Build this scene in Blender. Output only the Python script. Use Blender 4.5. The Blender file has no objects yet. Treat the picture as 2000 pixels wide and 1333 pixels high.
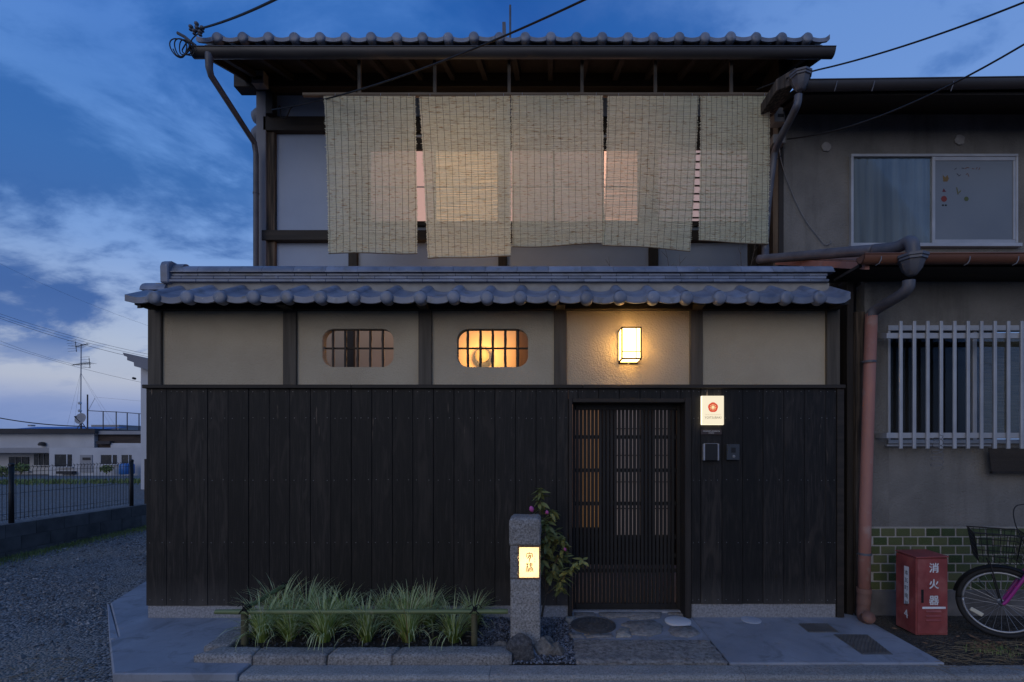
import bpy, bmesh, math, random
from mathutils import Vector, Matrix, noise as mnoise

SC = bpy.context.scene
COL = SC.collection
rnd = random.Random(11)

# ------------------------------------------------------------------ camera
F, CX, HY, H = 944.0, 1072.0, 872.0, 1.46      # focal length and principal point in photo pixels, eye height
cd = bpy.data.cameras.new('camera'); cam = bpy.data.objects.new('camera', cd); COL.objects.link(cam)
cam.location = (0, 0, H); cam.rotation_euler = (math.radians(90), 0, 0)
cd.sensor_width = 36.0; cd.sensor_fit = 'HORIZONTAL'; cd.lens = F/2000*36
cd.shift_x = -(CX-1000)/2000; cd.shift_y = (HY-666.5)/2000
cd.clip_start = 0.05; cd.clip_end = 3000
SC.camera = cam

# ------------------------------------------------------------------ world, sun, exposure
SUN_EL, SUN_AZ = math.radians(16), math.radians(200)   # low glow behind the photographer
w = bpy.data.worlds.new('World'); SC.world = w; w.use_nodes = True
nt = w.node_tree; N = nt.nodes; L = nt.links; N.clear()
def wn(t, **k):
    n = N.new(t)
    for a, b in k.items(): setattr(n, a, b)
    return n
def wmath(op, a, b=None, c=None):
    n = wn('ShaderNodeMath', operation=op)
    for i, x in enumerate((a, b, c)):
        if x is None: continue
        if isinstance(x, (int, float)): n.inputs[i].default_value = x
        else: L.new(x, n.inputs[i])
    return n.outputs[0]
def wmix(f, a, b):
    n = wn('ShaderNodeMix', data_type='RGBA')
    if isinstance(f, (int, float)): n.inputs[0].default_value = f
    else: L.new(f, n.inputs[0])
    for i, x in ((6, a), (7, b)):
        if isinstance(x, tuple): n.inputs[i].default_value = (*x, 1)
        else: L.new(x, n.inputs[i])
    return n.outputs[2]
def wramp(f, pts, lin=True):
    n = wn('ShaderNodeValToRGB'); r = n.color_ramp
    if not lin: r.interpolation = 'EASE'
    while len(r.elements) < len(pts): r.elements.new(0.5)
    for e, (p, c) in zip(r.elements, pts):
        e.position = p; e.color = (*c, 1) if isinstance(c, tuple) else (c, c, c, 1)
    L.new(f, n.inputs[0]); return n.outputs[0]
sky = wn('ShaderNodeTexSky', sky_type='NISHITA', sun_disc=False)
sky.sun_elevation = math.radians(1.5); sky.sun_rotation = SUN_AZ
sky.air_density = 1.0; sky.dust_density = 0.6; sky.ozone_density = 3.0
tc = wn('ShaderNodeTexCoord'); sep = wn('ShaderNodeSeparateXYZ'); L.new(tc.outputs['Generated'], sep.inputs[0])
zz = wmath('MAXIMUM', sep.outputs[2], 0.0)
inv = wmath('DIVIDE', 1.0, wmath('ADD', zz, 0.30))
cmb = wn('ShaderNodeCombineXYZ')
L.new(wmath('MULTIPLY', sep.outputs[0], inv), cmb.inputs[0]); L.new(wmath('MULTIPLY', sep.outputs[1], inv), cmb.inputs[1])
def wnoise(scale, detail, rough, off, dist=0.0, stretch=(1, 1, 1)):
    mp = wn('ShaderNodeMapping'); mp.inputs['Location'].default_value = off; mp.inputs['Scale'].default_value = stretch
    L.new(cmb.outputs[0], mp.inputs[0])
    n = wn('ShaderNodeTexNoise'); n.inputs['Scale'].default_value = scale; n.inputs['Detail'].default_value = detail
    n.inputs['Roughness'].default_value = rough; n.inputs['Distortion'].default_value = dist
    L.new(mp.outputs[0], n.inputs['Vector']); return n.outputs[0]
clear = wramp(zz, [(0.0, (.13, .22, .50)), (.05, (.19, .29, .58)), (.10, (.44, .50, .64)), (.16, (.46, .54, .70)), (.24, (.28, .43, .74)),
                   (.36, (.12, .29, .68)), (.50, (.022, .15, .52)), (.66, (.004, .085, .40)), (1.0, (.008, .060, .28))])
bright = wramp(zz, [(0.0, (.16, .26, .54)), (.06, (.26, .34, .60)), (.10, (.47, .52, .65)), (.16, (.46, .55, .73)), (.30, (.22, .38, .74)), (.42, (.155, .335, .74)), (.55, (.095, .245, .65)),
                    (.7, (.075, .225, .62)), (1.0, (.05, .16, .46))])
dark = wramp(zz, [(0.0, (.10, .19, .45)), (.10, (.12, .22, .50)), (.22, (.055, .135, .38)), (.4, (.04, .145, .43)), (.6, (.012, .11, .42)), (1.0, (.015, .08, .32))])
gap = wn('ShaderNodeVectorMath', operation='MULTIPLY_ADD'); L.new(cmb.outputs[0], gap.inputs[0]); gap.inputs[1].default_value = (2.5, 1.7, 0); gap.inputs[2].default_value = (-.42, -1.22, 0)
gl = wn('ShaderNodeVectorMath', operation='LENGTH'); L.new(gap.outputs[0], gl.inputs[0])
gv = wmath('ADD', gl.outputs['Value'], wmath('MULTIPLY', wmath('SUBTRACT', wnoise(2.6, 5, .55, (4.4, 1.2, 0), .5), .5), 1.5))
m1 = wmath('MULTIPLY', wramp(gv, [(.50, 0.0), (1.0, 1.0)], False), wramp(wnoise(1.3, 4, .5, (9.3, 2.2, 0), .4), [(.34, .45), (.62, 1.0)]))
m2 = wramp(wnoise(1.9, 7, .60, (7.1, 4.4, 0), .25, (.9, 1.2, 1)), [(.465, 0.0), (.605, 1.0)], False)
m3 = wramp(wnoise(4.4, 6, .60, (5.2, 1.9, 0), .25, (.85, 1.2, 1)), [(.52, 0.0), (.66, .9)], False)
amt = wramp(zz, [(0.0, .15), (.09, .25), (.16, 1.0), (.45, .9), (.65, .55)])
az = wmath('ADD', wmath('MULTIPLY', sep.outputs[0], -.75), wmath('MULTIPLY', sep.outputs[1], .66))
glow = wramp(az, [(.15, 0.0), (.62, 1.0)], False)
away = wramp(zz, [(0.0, (.18, .26, .47)), (.12, (.21, .31, .57)), (.3, (.20, .34, .68)), (.5, (.165, .32, .70)), (.75, (.11, .26, .65)), (1.0, (.08, .21, .55))])
nish = wn('ShaderNodeVectorMath', operation='SCALE'); L.new(sky.outputs[0], nish.inputs[0]); nish.inputs['Scale'].default_value = 0.055
c0 = wmix(0.12, clear, nish.outputs[0])
c1 = wmix(glow, away, wmix(m1, c0, bright))
c1b = wmix(wmath('MULTIPLY', m3, wmath('MULTIPLY', amt, .75)), c1, dark)
c2 = wmix(wmath('MULTIPLY', m2, amt), c1b, dark)
bg = wn('ShaderNodeBackground'); L.new(c2, bg.inputs[0]); bg.inputs[1].default_value = .95
wo = wn('ShaderNodeOutputWorld'); L.new(bg.outputs[0], wo.inputs[0])

sd = bpy.data.lights.new('sun', 'SUN'); sun = bpy.data.objects.new('sun', sd); COL.objects.link(sun)
sd.energy = 0.70; sd.angle = math.radians(50); sd.color = (1.0, .87, .68)
# points from the glow behind the photographer towards the facade
v = Vector((math.sin(SUN_AZ)*math.cos(SUN_EL), math.cos(SUN_AZ)*math.cos(SUN_EL), math.sin(SUN_EL)))
sun.rotation_euler = v.to_track_quat('Z', 'Y').to_euler(); sun.location = v*30
vs = SC.view_settings; vs.view_transform = 'Standard'; vs.look = 'None'; vs.exposure = 0; vs.gamma = 1; vs.use_curve_mapping = False
SC.render.engine = 'CYCLES'; SC.cycles.use_denoising = True; SC.cycles.max_bounces = 6; SC.cycles.sample_clamp_indirect = 4

# ------------------------------------------------------------------ helpers
def P(px, py, d): return Vector(((px-CX)*d/F, d, H+(HY-py)*d/F))
def PX(px, d): return (px-CX)*d/F
def PZ(py, d): return H+(HY-py)*d/F

class MB:
    def __init__(s): s.v = []; s.f = []; s.m = []; s.mi = 0
    def add(s, vs, fs):
        b = len(s.v); s.v += [Vector(q) for q in vs]
        for f in fs: s.f.append([i+b for i in f]); s.m.append(s.mi)
    def box(s, x0, x1, y0, y1, z0, z1):
        s.add([(x0,y0,z0),(x1,y0,z0),(x1,y1,z0),(x0,y1,z0),(x0,y0,z1),(x1,y0,z1),(x1,y1,z1),(x0,y1,z1)],
              [(0,3,2,1),(4,5,6,7),(0,1,5,4),(1,2,6,5),(2,3,7,6),(3,0,4,7)]); return s
    def prism(s, pts, ext):
        n = len(pts); e = Vector(ext); pts = [Vector(p) for p in pts]
        s.add(pts+[p+e for p in pts], [list(range(n))[::-1], list(range(n, 2*n))]+[(i, (i+1) % n, n+(i+1) % n, n+i) for i in range(n)]); return s
    def tube(s, pts, r, n=8, cap=True):
        pts = [Vector(p) for p in pts]; m = len(pts)
        rr = r if isinstance(r, (list, tuple)) else [r]*m
        vs = []; up = None
        for i, p in enumerate(pts):
            t = (pts[min(i+1, m-1)]-pts[max(i-1, 0)])
            t = t.normalized() if t.length > 1e-9 else Vector((0, 0, 1))
            if up is None:
                up = t.orthogonal().normalized()
            else:
                up = (up-t*up.dot(t)); up = up.normalized() if up.length > 1e-6 else t.orthogonal().normalized()
            b = t.cross(up)
            for k in range(n):
                a = 2*math.pi*k/n; vs.append(p+(up*math.cos(a)+b*math.sin(a))*rr[i])
        fs = []
        for i in range(m-1):
            for k in range(n):
                fs.append((i*n+k, i*n+(k+1) % n, (i+1)*n+(k+1) % n, (i+1)*n+k))
        if cap: fs += [list(range(n))[::-1], [(m-1)*n+k for k in range(n)]]
        s.add(vs, fs); return s
    def lathe(s, c, axis, prof, n=20):
        c = Vector(c); a = Vector(axis).normalized(); u = a.orthogonal().normalized(); b = a.cross(u); vs = []; fs = []
        for (r, h) in prof:
            for k in range(n):
                t = 2*math.pi*k/n; vs.append(c+a*h+(u*math.cos(t)+b*math.sin(t))*r)
        for i in range(len(prof)-1):
            for k in range(n): fs.append((i*n+k, i*n+(k+1) % n, (i+1)*n+(k+1) % n, (i+1)*n+k))
        fs += [list(range(n))[::-1], [(len(prof)-1)*n+k for k in range(n)]]
        s.add(vs, fs); return s
    def grid(s, fn, nu, nv, close=False):
        vs = [fn(i/nu, j/nv) for j in range(nv+1) for i in range(nu+1)]
        s.add(vs, [(j*(nu+1)+i, j*(nu+1)+i+1, (j+1)*(nu+1)+i+1, (j+1)*(nu+1)+i) for j in range(nv) for i in range(nu)]); return s
    def poly(s, pts): s.add(pts, [list(range(len(pts)))]); return s

WL = {}
def wloc(o): return WL.get(o.name, Vector((0, 0, 0))) if o else Vector((0, 0, 0))
def tagp(o, label=None, cat=None, group=None, kind=None):
    if label: o['label'] = label
    if cat: o['category'] = cat
    if group: o['group'] = group
    if kind: o['kind'] = kind
    return o
def thing(name, loc, label, cat, group=None):
    o = bpy.data.objects.new(name, None); COL.objects.link(o); o.location = loc; o.empty_display_size = .1
    WL[o.name] = Vector(loc); return tagp(o, label, cat, group)
def finish(me, smooth, bevel, seg):
    bm = bmesh.new(); bm.from_mesh(me)
    bmesh.ops.recalc_face_normals(bm, faces=bm.faces)
    if bevel:
        es = [e for e in bm.edges if len(e.link_faces) == 2 and e.calc_face_angle(0) > .6]
        bmesh.ops.bevel(bm, geom=es, offset=bevel, segments=seg, affect='EDGES', profile=.5)
    if smooth:
        for f in bm.faces: f.smooth = True
        for e in bm.edges:
            if len(e.link_faces) == 2 and e.calc_face_angle(0) > smooth: e.smooth = False
    bm.to_mesh(me); bm.free()
def obj(name, mb, mat, parent=None, bevel=0, smooth=0, seg=1, base=False, label=None, cat=None, group=None, kind=None, recalc=True):
    xs = [q.x for q in mb.v]; ys = [q.y for q in mb.v]; zs = [q.z for q in mb.v]
    c = Vector(((min(xs)+max(xs))/2, (min(ys)+max(ys))/2, min(zs) if base else (min(zs)+max(zs))/2))
    me = bpy.data.meshes.new(name); me.from_pydata([q-c for q in mb.v], [], mb.f)
    for m in (mat if isinstance(mat, (list, tuple)) else [mat]): me.materials.append(m)
    if any(mb.m): me.polygons.foreach_set('material_index', mb.m)
    if recalc or bevel or smooth: finish(me, smooth, bevel, seg)
    o = bpy.data.objects.new(name, me); COL.objects.link(o)
    o.parent = parent; o.location = c-wloc(parent); WL[o.name] = c
    return tagp(o, label, cat, group, kind)
def dup(src, parent, loc, rot=None, scale=None, mat=None):
    o = src.copy(); COL.objects.link(o); o.parent = parent; o.location = Vector(loc)-wloc(parent); WL[o.name] = Vector(loc)
    if rot is not None: o.rotation_euler = rot
    if scale is not None: o.scale = scale if hasattr(scale, '__len__') else (scale,)*3
    return o
def struct(name, mb, mat, **k): return obj(name, mb, mat, kind='structure', **k)

# ------------------------------------------------------------------ materials
def newmat(name):
    m = bpy.data.materials.new(name); m.use_nodes = True; t = m.node_tree; t.nodes.clear()
    o = t.nodes.new('ShaderNodeOutputMaterial'); return m, t, o
class G:
    def __init__(s, t): s.t = t
    def n(s, ty, ins=None, **k):
        q = s.t.nodes.new(ty)
        for a, b in k.items(): setattr(q, a, b)
        for a, b in (ins or {}).items():
            i = q.inputs[a]
            if hasattr(b, 'is_output') or isinstance(b, bpy.types.NodeSocket): s.t.links.new(b, i)
            else: i.default_value = b
        return q
    def mix(s, f, a, b, bt='MIX'):
        q = s.t.nodes.new('ShaderNodeMix'); q.data_type = 'RGBA'; q.blend_type = bt
        for i, x in ((0, f), (6, a), (7, b)):
            if isinstance(x, bpy.types.NodeSocket): s.t.links.new(x, q.inputs[i])
            elif isinstance(x, tuple): q.inputs[i].default_value = (*x[:3], 1)
            else: q.inputs[i].default_value = x
        return q.outputs[2]
    def ramp(s, f, pts):
        q = s.t.nodes.new('ShaderNodeValToRGB'); r = q.color_ramp
        while len(r.elements) < len(pts): r.elements.new(.5)
        for e, (p, c) in zip(r.elements, pts):
            e.position = p; e.color = (*c, 1) if isinstance(c, tuple) else (c, c, c, 1)
        s.t.links.new(f, q.inputs[0]); return q.outputs[0]
    def vec(s, stretch=(1, 1, 1), rand=True):
        tc = s.n('ShaderNodeTexCoord'); v = tc.outputs['Object']
        if rand:
            oi = s.n('ShaderNodeObjectInfo')
            sc = s.n('ShaderNodeVectorMath', {0: (37.1, 19.7, 53.3)}, operation='SCALE'); s.t.links.new(oi.outputs['Random'], sc.inputs['Scale'])
            v = s.n('ShaderNodeVectorMath', {0: v, 1: sc.outputs[0]}, operation='ADD').outputs[0]
        return s.n('ShaderNodeMapping', {'Vector': v, 'Scale': stretch}).outputs[0]
    def noise(s, v, scale, detail=5, rough=.55, dist=0):
        return s.n('ShaderNodeTexNoise', {'Vector': v, 'Scale': scale, 'Detail': detail, 'Roughness': rough, 'Distortion': dist}).outputs[0]
    def vor(s, v, scale, feature='F1', out=0):
        q = s.n('ShaderNodeTexVoronoi', {'Vector': v, 'Scale': scale}, feature=feature); return q.outputs[out]
    def bump(s, h, strength, dist=.01, nrm=None):
        q = s.n('ShaderNodeBump', {'Height': h, 'Strength': strength, 'Distance': dist})
        if nrm is not None: s.t.links.new(nrm, q.inputs['Normal'])
        return q.outputs[0]
    def rndmul(s, c, amt):
        oi = s.n('ShaderNodeObjectInfo')
        mr = s.n('ShaderNodeMapRange', {'Value': oi.outputs['Random'], 'To Min': 1-amt, 'To Max': 1+amt})
        q = s.n('ShaderNodeVectorMath', {0: c}, operation='SCALE'); s.t.links.new(mr.outputs[0], q.inputs['Scale']); return q.outputs[0]
def pm(name, c1, c2=None, scale=4, detail=6, stretch=(1, 1, 1), rough=.75, metal=0, bump=.25, bscale=60, bdist=.004, rv=.08, lo=.35, hi=.65,
       spots=None, spec=.4, bstretch=None, blotch=None):
    m, t, o = newmat(name); g = G(t); v = g.vec(stretch)
    c2 = c2 or tuple(x*.7 for x in c1)
    col = g.ramp(g.noise(v, scale, detail), [(lo, c2), (hi, c1)])
    if blotch:
        bc, bs, a, b = blotch
        col = g.mix(g.ramp(g.noise(g.vec(), bs, 4, .5), [(a, 0.0), (b, 1.0)]), col, bc)
    if spots:
        sc, ss, thr = spots
        col = g.mix(g.ramp(g.noise(g.vec(), ss, 2, .6), [(thr, 0.0), (thr+.05, 1.0)]), col, sc)
    col = g.rndmul(col, rv)
    bv = g.vec(bstretch or stretch)
    b = g.n('ShaderNodeBsdfPrincipled', {'Base Color': col, 'Metallic': metal, 'Specular IOR Level': spec})
    rr = g.n('ShaderNodeMapRange', {'Value': g.noise(v, scale*2, 3), 'To Min': max(.05, rough-.12), 'To Max': min(1, rough+.12)})
    t.links.new(rr.outputs[0], b.inputs['Roughness'])
    if bump: t.links.new(g.bump(g.noise(bv, bscale, 4, .6), bump, bdist), b.inputs['Normal'])
    t.links.new(b.outputs[0], o.inputs[0]); return m
def emat(name, col, strength, mixdiff=None):
    m, t, o = newmat(name); g = G(t)
    e = g.n('ShaderNodeEmission', {'Color': (*col, 1), 'Strength': strength}); s = e.outputs[0]
    if mixdiff:
        d = g.n('ShaderNodeBsdfDiffuse', {'Color': (*mixdiff, 1)}); s = g.n('ShaderNodeAddShader', {0: e.outputs[0], 1: d.outputs[0]}).outputs[0]
    t.links.new(s, o.inputs[0]); return m

M = {}
# charred cedar: black, streaked along the grain, a few pale scuffs
def char_mat():
    m, t, o = newmat('charred_cedar'); g = G(t); v = g.vec((1, 1, .045)); v2 = g.vec((1, 1, .16))
    grain = g.noise(v, 90, 6, .65, .6); ring = g.noise(v2, 14, 4, .5, 1.2)
    col = g.ramp(grain, [(.30, (.0030, .0028, .0028)), (.52, (.0080, .0070, .0066)), (.74, (.030, .025, .022))])
    col = g.mix(g.ramp(ring, [(.52, 0.0), (.68, .7)]), col, (.030, .024, .020))
    sv = g.vec((1, 1, .10)); sc = g.noise(sv, 26, 3, .5)
    pos = g.n('ShaderNodeTexCoord'); sz = g.n('ShaderNodeSeparateXYZ', {0: pos.outputs['Object']})
    hi = g.n('ShaderNodeMapRange', {'Value': sz.outputs[2], 'From Min': .15, 'From Max': 1.0})
    k = g.n('ShaderNodeMath', {0: g.ramp(sc, [(.69, 0.0), (.73, 1.0)]), 1: hi.outputs[0]}, operation='MULTIPLY').outputs[0]
    col = g.mix(k, col, (.16, .12, .09)); low = g.n('ShaderNodeMapRange', {'Value': sz.outputs[2], 'From Min': -.72, 'From Max': -.97}).outputs[0]
    low = g.n('ShaderNodeMath', {0: low, 1: g.noise(g.vec((1, 1, .4)), 7, 5, .6)}, operation='MULTIPLY').outputs[0]
    col = g.mix(low, col, (.060, .054, .050))
    col = g.rndmul(col, .42)
    b = g.n('ShaderNodeBsdfPrincipled', {'Base Color': col, 'Roughness': .62, 'Specular IOR Level': .32})
    t.links.new(g.bump(grain, .55, .004), b.inputs['Normal']); t.links.new(b.outputs[0], o.inputs[0]); return m
M['char'] = char_mat()
def stucco_mat(name, c1, c2, sc=95, st=.7, dist=.006, streak=False):
    m, t, o = newmat(name); g = G(t); v = g.vec()
    col = g.ramp(g.noise(v, 2.2, 5), [(.3, c2), (.7, c1)])
    if streak:
        sv = g.vec((1, 1, .12)); col = g.mix(g.ramp(g.noise(sv, 4.5, 6, .65), [(.50, 0.0), (.70, .42)]), col, tuple(x*.45 for x in c2))
        col = g.mix(g.ramp(g.noise(g.vec((1, 1, .5)), 1.6, 5, .6, 1.5), [(.56, 0.0), (.66, .15)]), col, tuple(x*1.4 for x in c1))
    h1 = g.vor(v, sc, 'SMOOTH_F1'); h2 = g.noise(v, sc*1.4, 4, .65, .8)
    h = g.n('ShaderNodeMath', {0: h2, 1: h1}, operation='SUBTRACT').outputs[0]
    b = g.n('ShaderNodeBsdfPrincipled', {'Base Color': col, 'Roughness': .93, 'Specular IOR Level': .15})
    t.links.new(g.bump(h, st, dist), b.inputs['Normal']); t.links.new(b.outputs[0], o.inputs[0]); return m
M['stucco'] = stucco_mat('beige_stucco', (.47, .40, .29), (.40, .335, .24), 75, .6, .008)
M['stucco_grey'] = stucco_mat('grey_stucco', (.215, .205, .19), (.135, .13, .122), 60, .8, .008, True)
M['plaster'] = pm('white_plaster', (.34, .405, .53), (.29, .35, .47), 1.5, rough=.9, bump=.1, bscale=120, rv=.02)
M['tile'] = pm('smoked_roof_tile', (.215, .24, .305), (.13, .148, .20), 6, rough=.42, bump=.25, bscale=55, rv=.22, spec=.5, blotch=((.12, .125, .135), 11, .56, .74), spots=((.30, .31, .32), 30, .68))
M['mortar'] = pm('pale_mortar', (.34, .33, .31), (.26, .25, .24), 8, rough=.95, bump=.3)
M['wood_dark'] = pm('dark_timber', (.026, .020, .016), (.012, .0095, .008), 30, stretch=(1, 1, .06), rough=.7, bump=.4, bscale=60, rv=.2)
M['wood_darkx'] = pm('dark_timber_beam', (.034, .026, .020), (.016, .013, .010), 30, stretch=(.06, 1, 1), rough=.7, bump=.4, bscale=60, rv=.2)
M['wood_post'] = pm('stained_post', (.105, .088, .068), (.060, .050, .038), 34, stretch=(1, 1, .05), rough=.75, bump=.4, bscale=70, rv=.1)
M['wood_old'] = pm('weathered_timber', (.17, .125, .09), (.035, .027, .021), 30, stretch=(1, 1, .05), rough=.9, bump=.7, bscale=60, rv=.1, lo=.42, hi=.7)
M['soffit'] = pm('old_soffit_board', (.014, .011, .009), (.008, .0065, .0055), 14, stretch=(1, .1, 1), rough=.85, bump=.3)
M['black'] = pm('black_metal', (.012, .012, .013), (.009, .009, .01), 10, rough=.5, bump=0, rv=.05)
M['lattice'] = pm('black_lattice', (.010, .009, .0085), (.005, .0045, .0045), 40, stretch=(1, 1, .06), rough=.6, bump=.3, rv=.25)
M['gutter'] = pm('brown_grey_gutter', (.060, .056, .058), (.042, .040, .042), 3, stretch=(.3, 1, 1), rough=.45, bump=.05, rv=.05)
M['pipe_grey'] = pm('grey_pipe', (.115, .118, .14), (.07, .073, .09), 6, rough=.45, bump=.05)
M['pipe_pink'] = pm('faded_red_pipe', (.40, .185, .145), (.29, .14, .115), 5, stretch=(1, 1, .3), rough=.6, bump=.1, blotch=((.36, .24, .21), 7, .58, .7))
M['pipe_brown'] = pm('brown_pipe_foot', (.22, .115, .085), (.14, .075, .06), 9, rough=.6, bump=.1)
M['copper'] = pm('red_brown_gutter', (.22, .095, .055), (.14, .062, .04), 4, stretch=(.3, 1, 1), rough=.5, bump=.08)
M['alu'] = pm('white_aluminium', (.42, .43, .45), (.33, .34, .36), 4, rough=.38, metal=.15, bump=0, rv=.05)
M['concrete'] = pm('smooth_concrete', (.27, .29, .335), (.21, .225, .26), 1.6, 8, rough=.85, bump=.18, bscale=140, rv=.02, blotch=((.17, .18, .205), 2.6, .56, .72))
def concrete_mat():
    m, t, o = newmat('smooth_concrete'); g = G(t); v = g.vec(rand=False)
    col = g.ramp(g.noise(v, 1.7, 8, .6, .4), [(.32, (.20, .212, .24)), (.66, (.30, .315, .35))])
    col = g.mix(g.ramp(g.noise(v, 4.5, 6, .65, 1.0), [(.52, 0.0), (.68, .75)]), col, (.15, .153, .163))
    col = g.mix(g.ramp(g.noise(v, 60, 3, .6), [(.62, 0.0), (.70, .35)]), col, (.12, .12, .13))
    #wv = g.n('ShaderNodeMixRGB', {0: .16, 1: v, 2: g.n('ShaderNodeTexNoise', {'Vector': v, 'Scale': 3.0, 'Detail': 5}).outputs[1]}).outputs[0]
    #cr = g.vor(wv, .95, 'DISTANCE_TO_EDGE'); k = g.ramp(cr, [(.0, .75), (.006, 0.0)]); col = g.mix(k, col, (.05, .05, .055))
    b = g.n('ShaderNodeBsdfPrincipled', {'Base Color': col, 'Specular IOR Level': .35})
    t.links.new(g.ramp(g.noise(v, 3, 5), [(.3, .62), (.7, .92)]), b.inputs['Roughness'])
    t.links.new(g.bump(g.noise(v, 130, 4, .6), .25, .004), b.inputs['Normal']); t.links.new(b.outputs[0], o.inputs[0]); return m
M['concrete'] = concrete_mat()
M['plinth'] = pm('aggregate_plinth', (.30, .30, .31), (.18, .18, .19), 60, 3, rough=.9, bump=.5, bscale=130, spots=((.48, .48, .5), 110, .66))
def granite(name, a, b, c, s=70, bs=.9, bd=.012):
    m, t, o = newmat(name); g = G(t); v = g.vec()
    col = g.ramp(g.noise(v, s, 4, .7), [(.33, c), (.5, a), (.68, b)])
    col = g.mix(g.ramp(g.noise(v, 6, 5), [(.4, 0.0), (.75, .45)]), col, tuple(x*.6 for x in a)); col = g.rndmul(col, .14)
    h = g.n('ShaderNodeMath', {0: g.noise(v, 28, 6, .7), 1: g.noise(v, 120, 3, .7)}, operation='ADD').outputs[0]
    q = g.n('ShaderNodeBsdfPrincipled', {'Base Color': col, 'Roughness': .9, 'Specular IOR Level': .25})
    t.links.new(g.bump(h, bs, bd), q.inputs['Normal']); t.links.new(q.outputs[0], o.inputs[0]); return m
M['granite'] = granite('granite', (.30, .285, .27), (.45, .43, .41), (.11, .105, .10))
M['slab'] = granite('granite_slab', (.36, .34, .32), (.55, .52, .49), (.15, .14, .135), 32, 1.0, .03)
M['flag'] = granite('flagstone', (.26, .245, .23), (.36, .34, .315), (.15, .14, .13), 30, .7, .01)
M['flag_light'] = granite('pale_flagstone', (.36, .335, .29), (.46, .43, .38), (.24, .22, .19), 30, .6, .01)
M['rock'] = granite('dark_rock', (.12, .115, .115), (.22, .21, .21), (.05, .048, .05), 40, 1.0, .02)
M['rock2'] = granite('brown_rock', (.235, .215, .19), (.34, .31, .28), (.12, .11, .10), 40, .9, .02)
M['kerb'] = granite('kerb_concrete', (.27, .262, .25), (.37, .36, .345), (.14, .137, .13), 80, .7, .008)
M['asphalt'] = granite('asphalt', (.055, .055, .056), (.11, .11, .112), (.03, .03, .03), 110, .8, .008)
def gravel_ground(name, a, b, c, dirt, s=55):
    m, t, o = newmat(name); g = G(t); v = g.vec(rand=False)
    cell = g.n('ShaderNodeTexVoronoi', {'Vector': v, 'Scale': s}); cc = g.n('ShaderNodeSeparateColor', {0: cell.outputs['Color']})
    col = g.ramp(cc.outputs[0], [(.1, c), (.5, a), (.92, b)])
    col = g.mix(g.ramp(g.noise(v, .9, 6, .6), [(.50, 0.0), (.66, .85)]), col, dirt)
    h = g.n('ShaderNodeMath', {0: g.noise(v, 9, 5), 1: cell.outputs['Distance']}, operation='SUBTRACT').outputs[0]
    q = g.n('ShaderNodeBsdfPrincipled', {'Base Color': col, 'Roughness': .95, 'Specular IOR Level': .2})
    t.links.new(g.bump(h, 1.0, .02), q.inputs['Normal']); t.links.new(q.outputs[0], o.inputs[0]); return m
M['alley'] = gravel_ground('gravel_alley', (.17, .168, .165), (.30, .295, .29), (.08, .078, .075), (.27, .24, .205))
M['lot'] = gravel_ground('gravel_lot', (.16, .157, .155), (.23, .225, .22), (.09, .088, .085), (.17, .15, .13), 30)
M['dirt'] = gravel_ground('dirt_verge', (.075, .062, .05), (.12, .10, .08), (.035, .03, .025), (.10, .085, .065), 70)
M['soil'] = pm('dark_soil', (.032, .026, .021), (.016, .013, .011), 30, rough=.98, bump=1.0, bscale=60, bdist=.02)
M['pebble'] = pm('grey_pebble', (.20, .20, .205), (.10, .10, .105), 50, rough=.85, bump=.3, rv=.4)
M['bedpebble'] = pm('blue_grey_pebble', (.15, .165, .20), (.06, .068, .085), 45, rough=.7, bump=.3, lo=.42, hi=.58)
M['straw'] = pm('dry_straw', (.30, .235, .14), (.18, .135, .08), 10, rough=.9, bump=0, rv=.3)
M['deadleaf'] = pm('dead_leaf', (.19, .105, .055), (.10, .055, .03), 12, rough=.85, bump=.1, rv=.4)
M['weed'] = pm('weed_green', (.21, .26, .085), (.12, .16, .05), 6, rough=.8, bump=0, rv=.2)
M['iron'] = pm('cast_iron', (.10, .096, .094), (.06, .058, .056), 14, rough=.6, metal=0, bump=.4)
M['steelpattern'] = pm('chequer_steel', (.14, .135, .13), (.085, .082, .08), 12, rough=.5, metal=0, bump=.2)
M['whitecap'] = pm('white_plastic_cap', (.66, .67, .69), (.6, .61, .63), 5, rough=.6, bump=.05)
M['palecap'] = pm('pale_blue_cap', (.40, .43, .49), (.36, .39, .45), 5, rough=.6, bump=.05)
M['bamboo'] = pm('green_bamboo', (.19, .23, .095), (.11, .145, .06), 12, stretch=(.12, 1, 1), rough=.45, bump=.1, rv=.1, blotch=((.26, .24, .14), 9, .60, .72))
M['bamboo_old'] = pm('dark_bamboo', (.050, .034, .022), (.026, .018, .013), 20, stretch=(1, 1, .1), rough=.5, bump=.15)
M['pole_old'] = pm('old_bamboo_pole', (.15, .115, .08), (.10, .075, .05), 8, stretch=(.2, 1, 1), rough=.6, bump=.1)
M['rope'] = pm('black_rope', (.012, .011, .012), (.008, .008, .008), 40, rough=.95, bump=.4)
M['red'] = pm('faded_red_paint', (.28, .060, .056), (.19, .040, .038), 7, rough=.6, bump=.2, bscale=30, blotch=((.36, .125, .11), 5, .52, .74), spots=((.10, .045, .03), 34, .70), rv=.02)
M['white'] = pm('white_print', (.70, .72, .74), (.62, .64, .66), 20, rough=.7, bump=0, rv=.02)
M['ink'] = pm('black_ink', (.02, .02, .022), (.015, .015, .016), 20, rough=.8, bump=0, rv=0)
M['greentile'] = None
M['rubber'] = pm('tyre_rubber', (.022, .022, .023), (.015, .015, .016), 20, rough=.8, bump=.2)
M['chrome'] = pm('dull_chrome', (.36, .37, .39), (.28, .29, .31), 10, rough=.35, metal=.5, bump=0)
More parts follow.
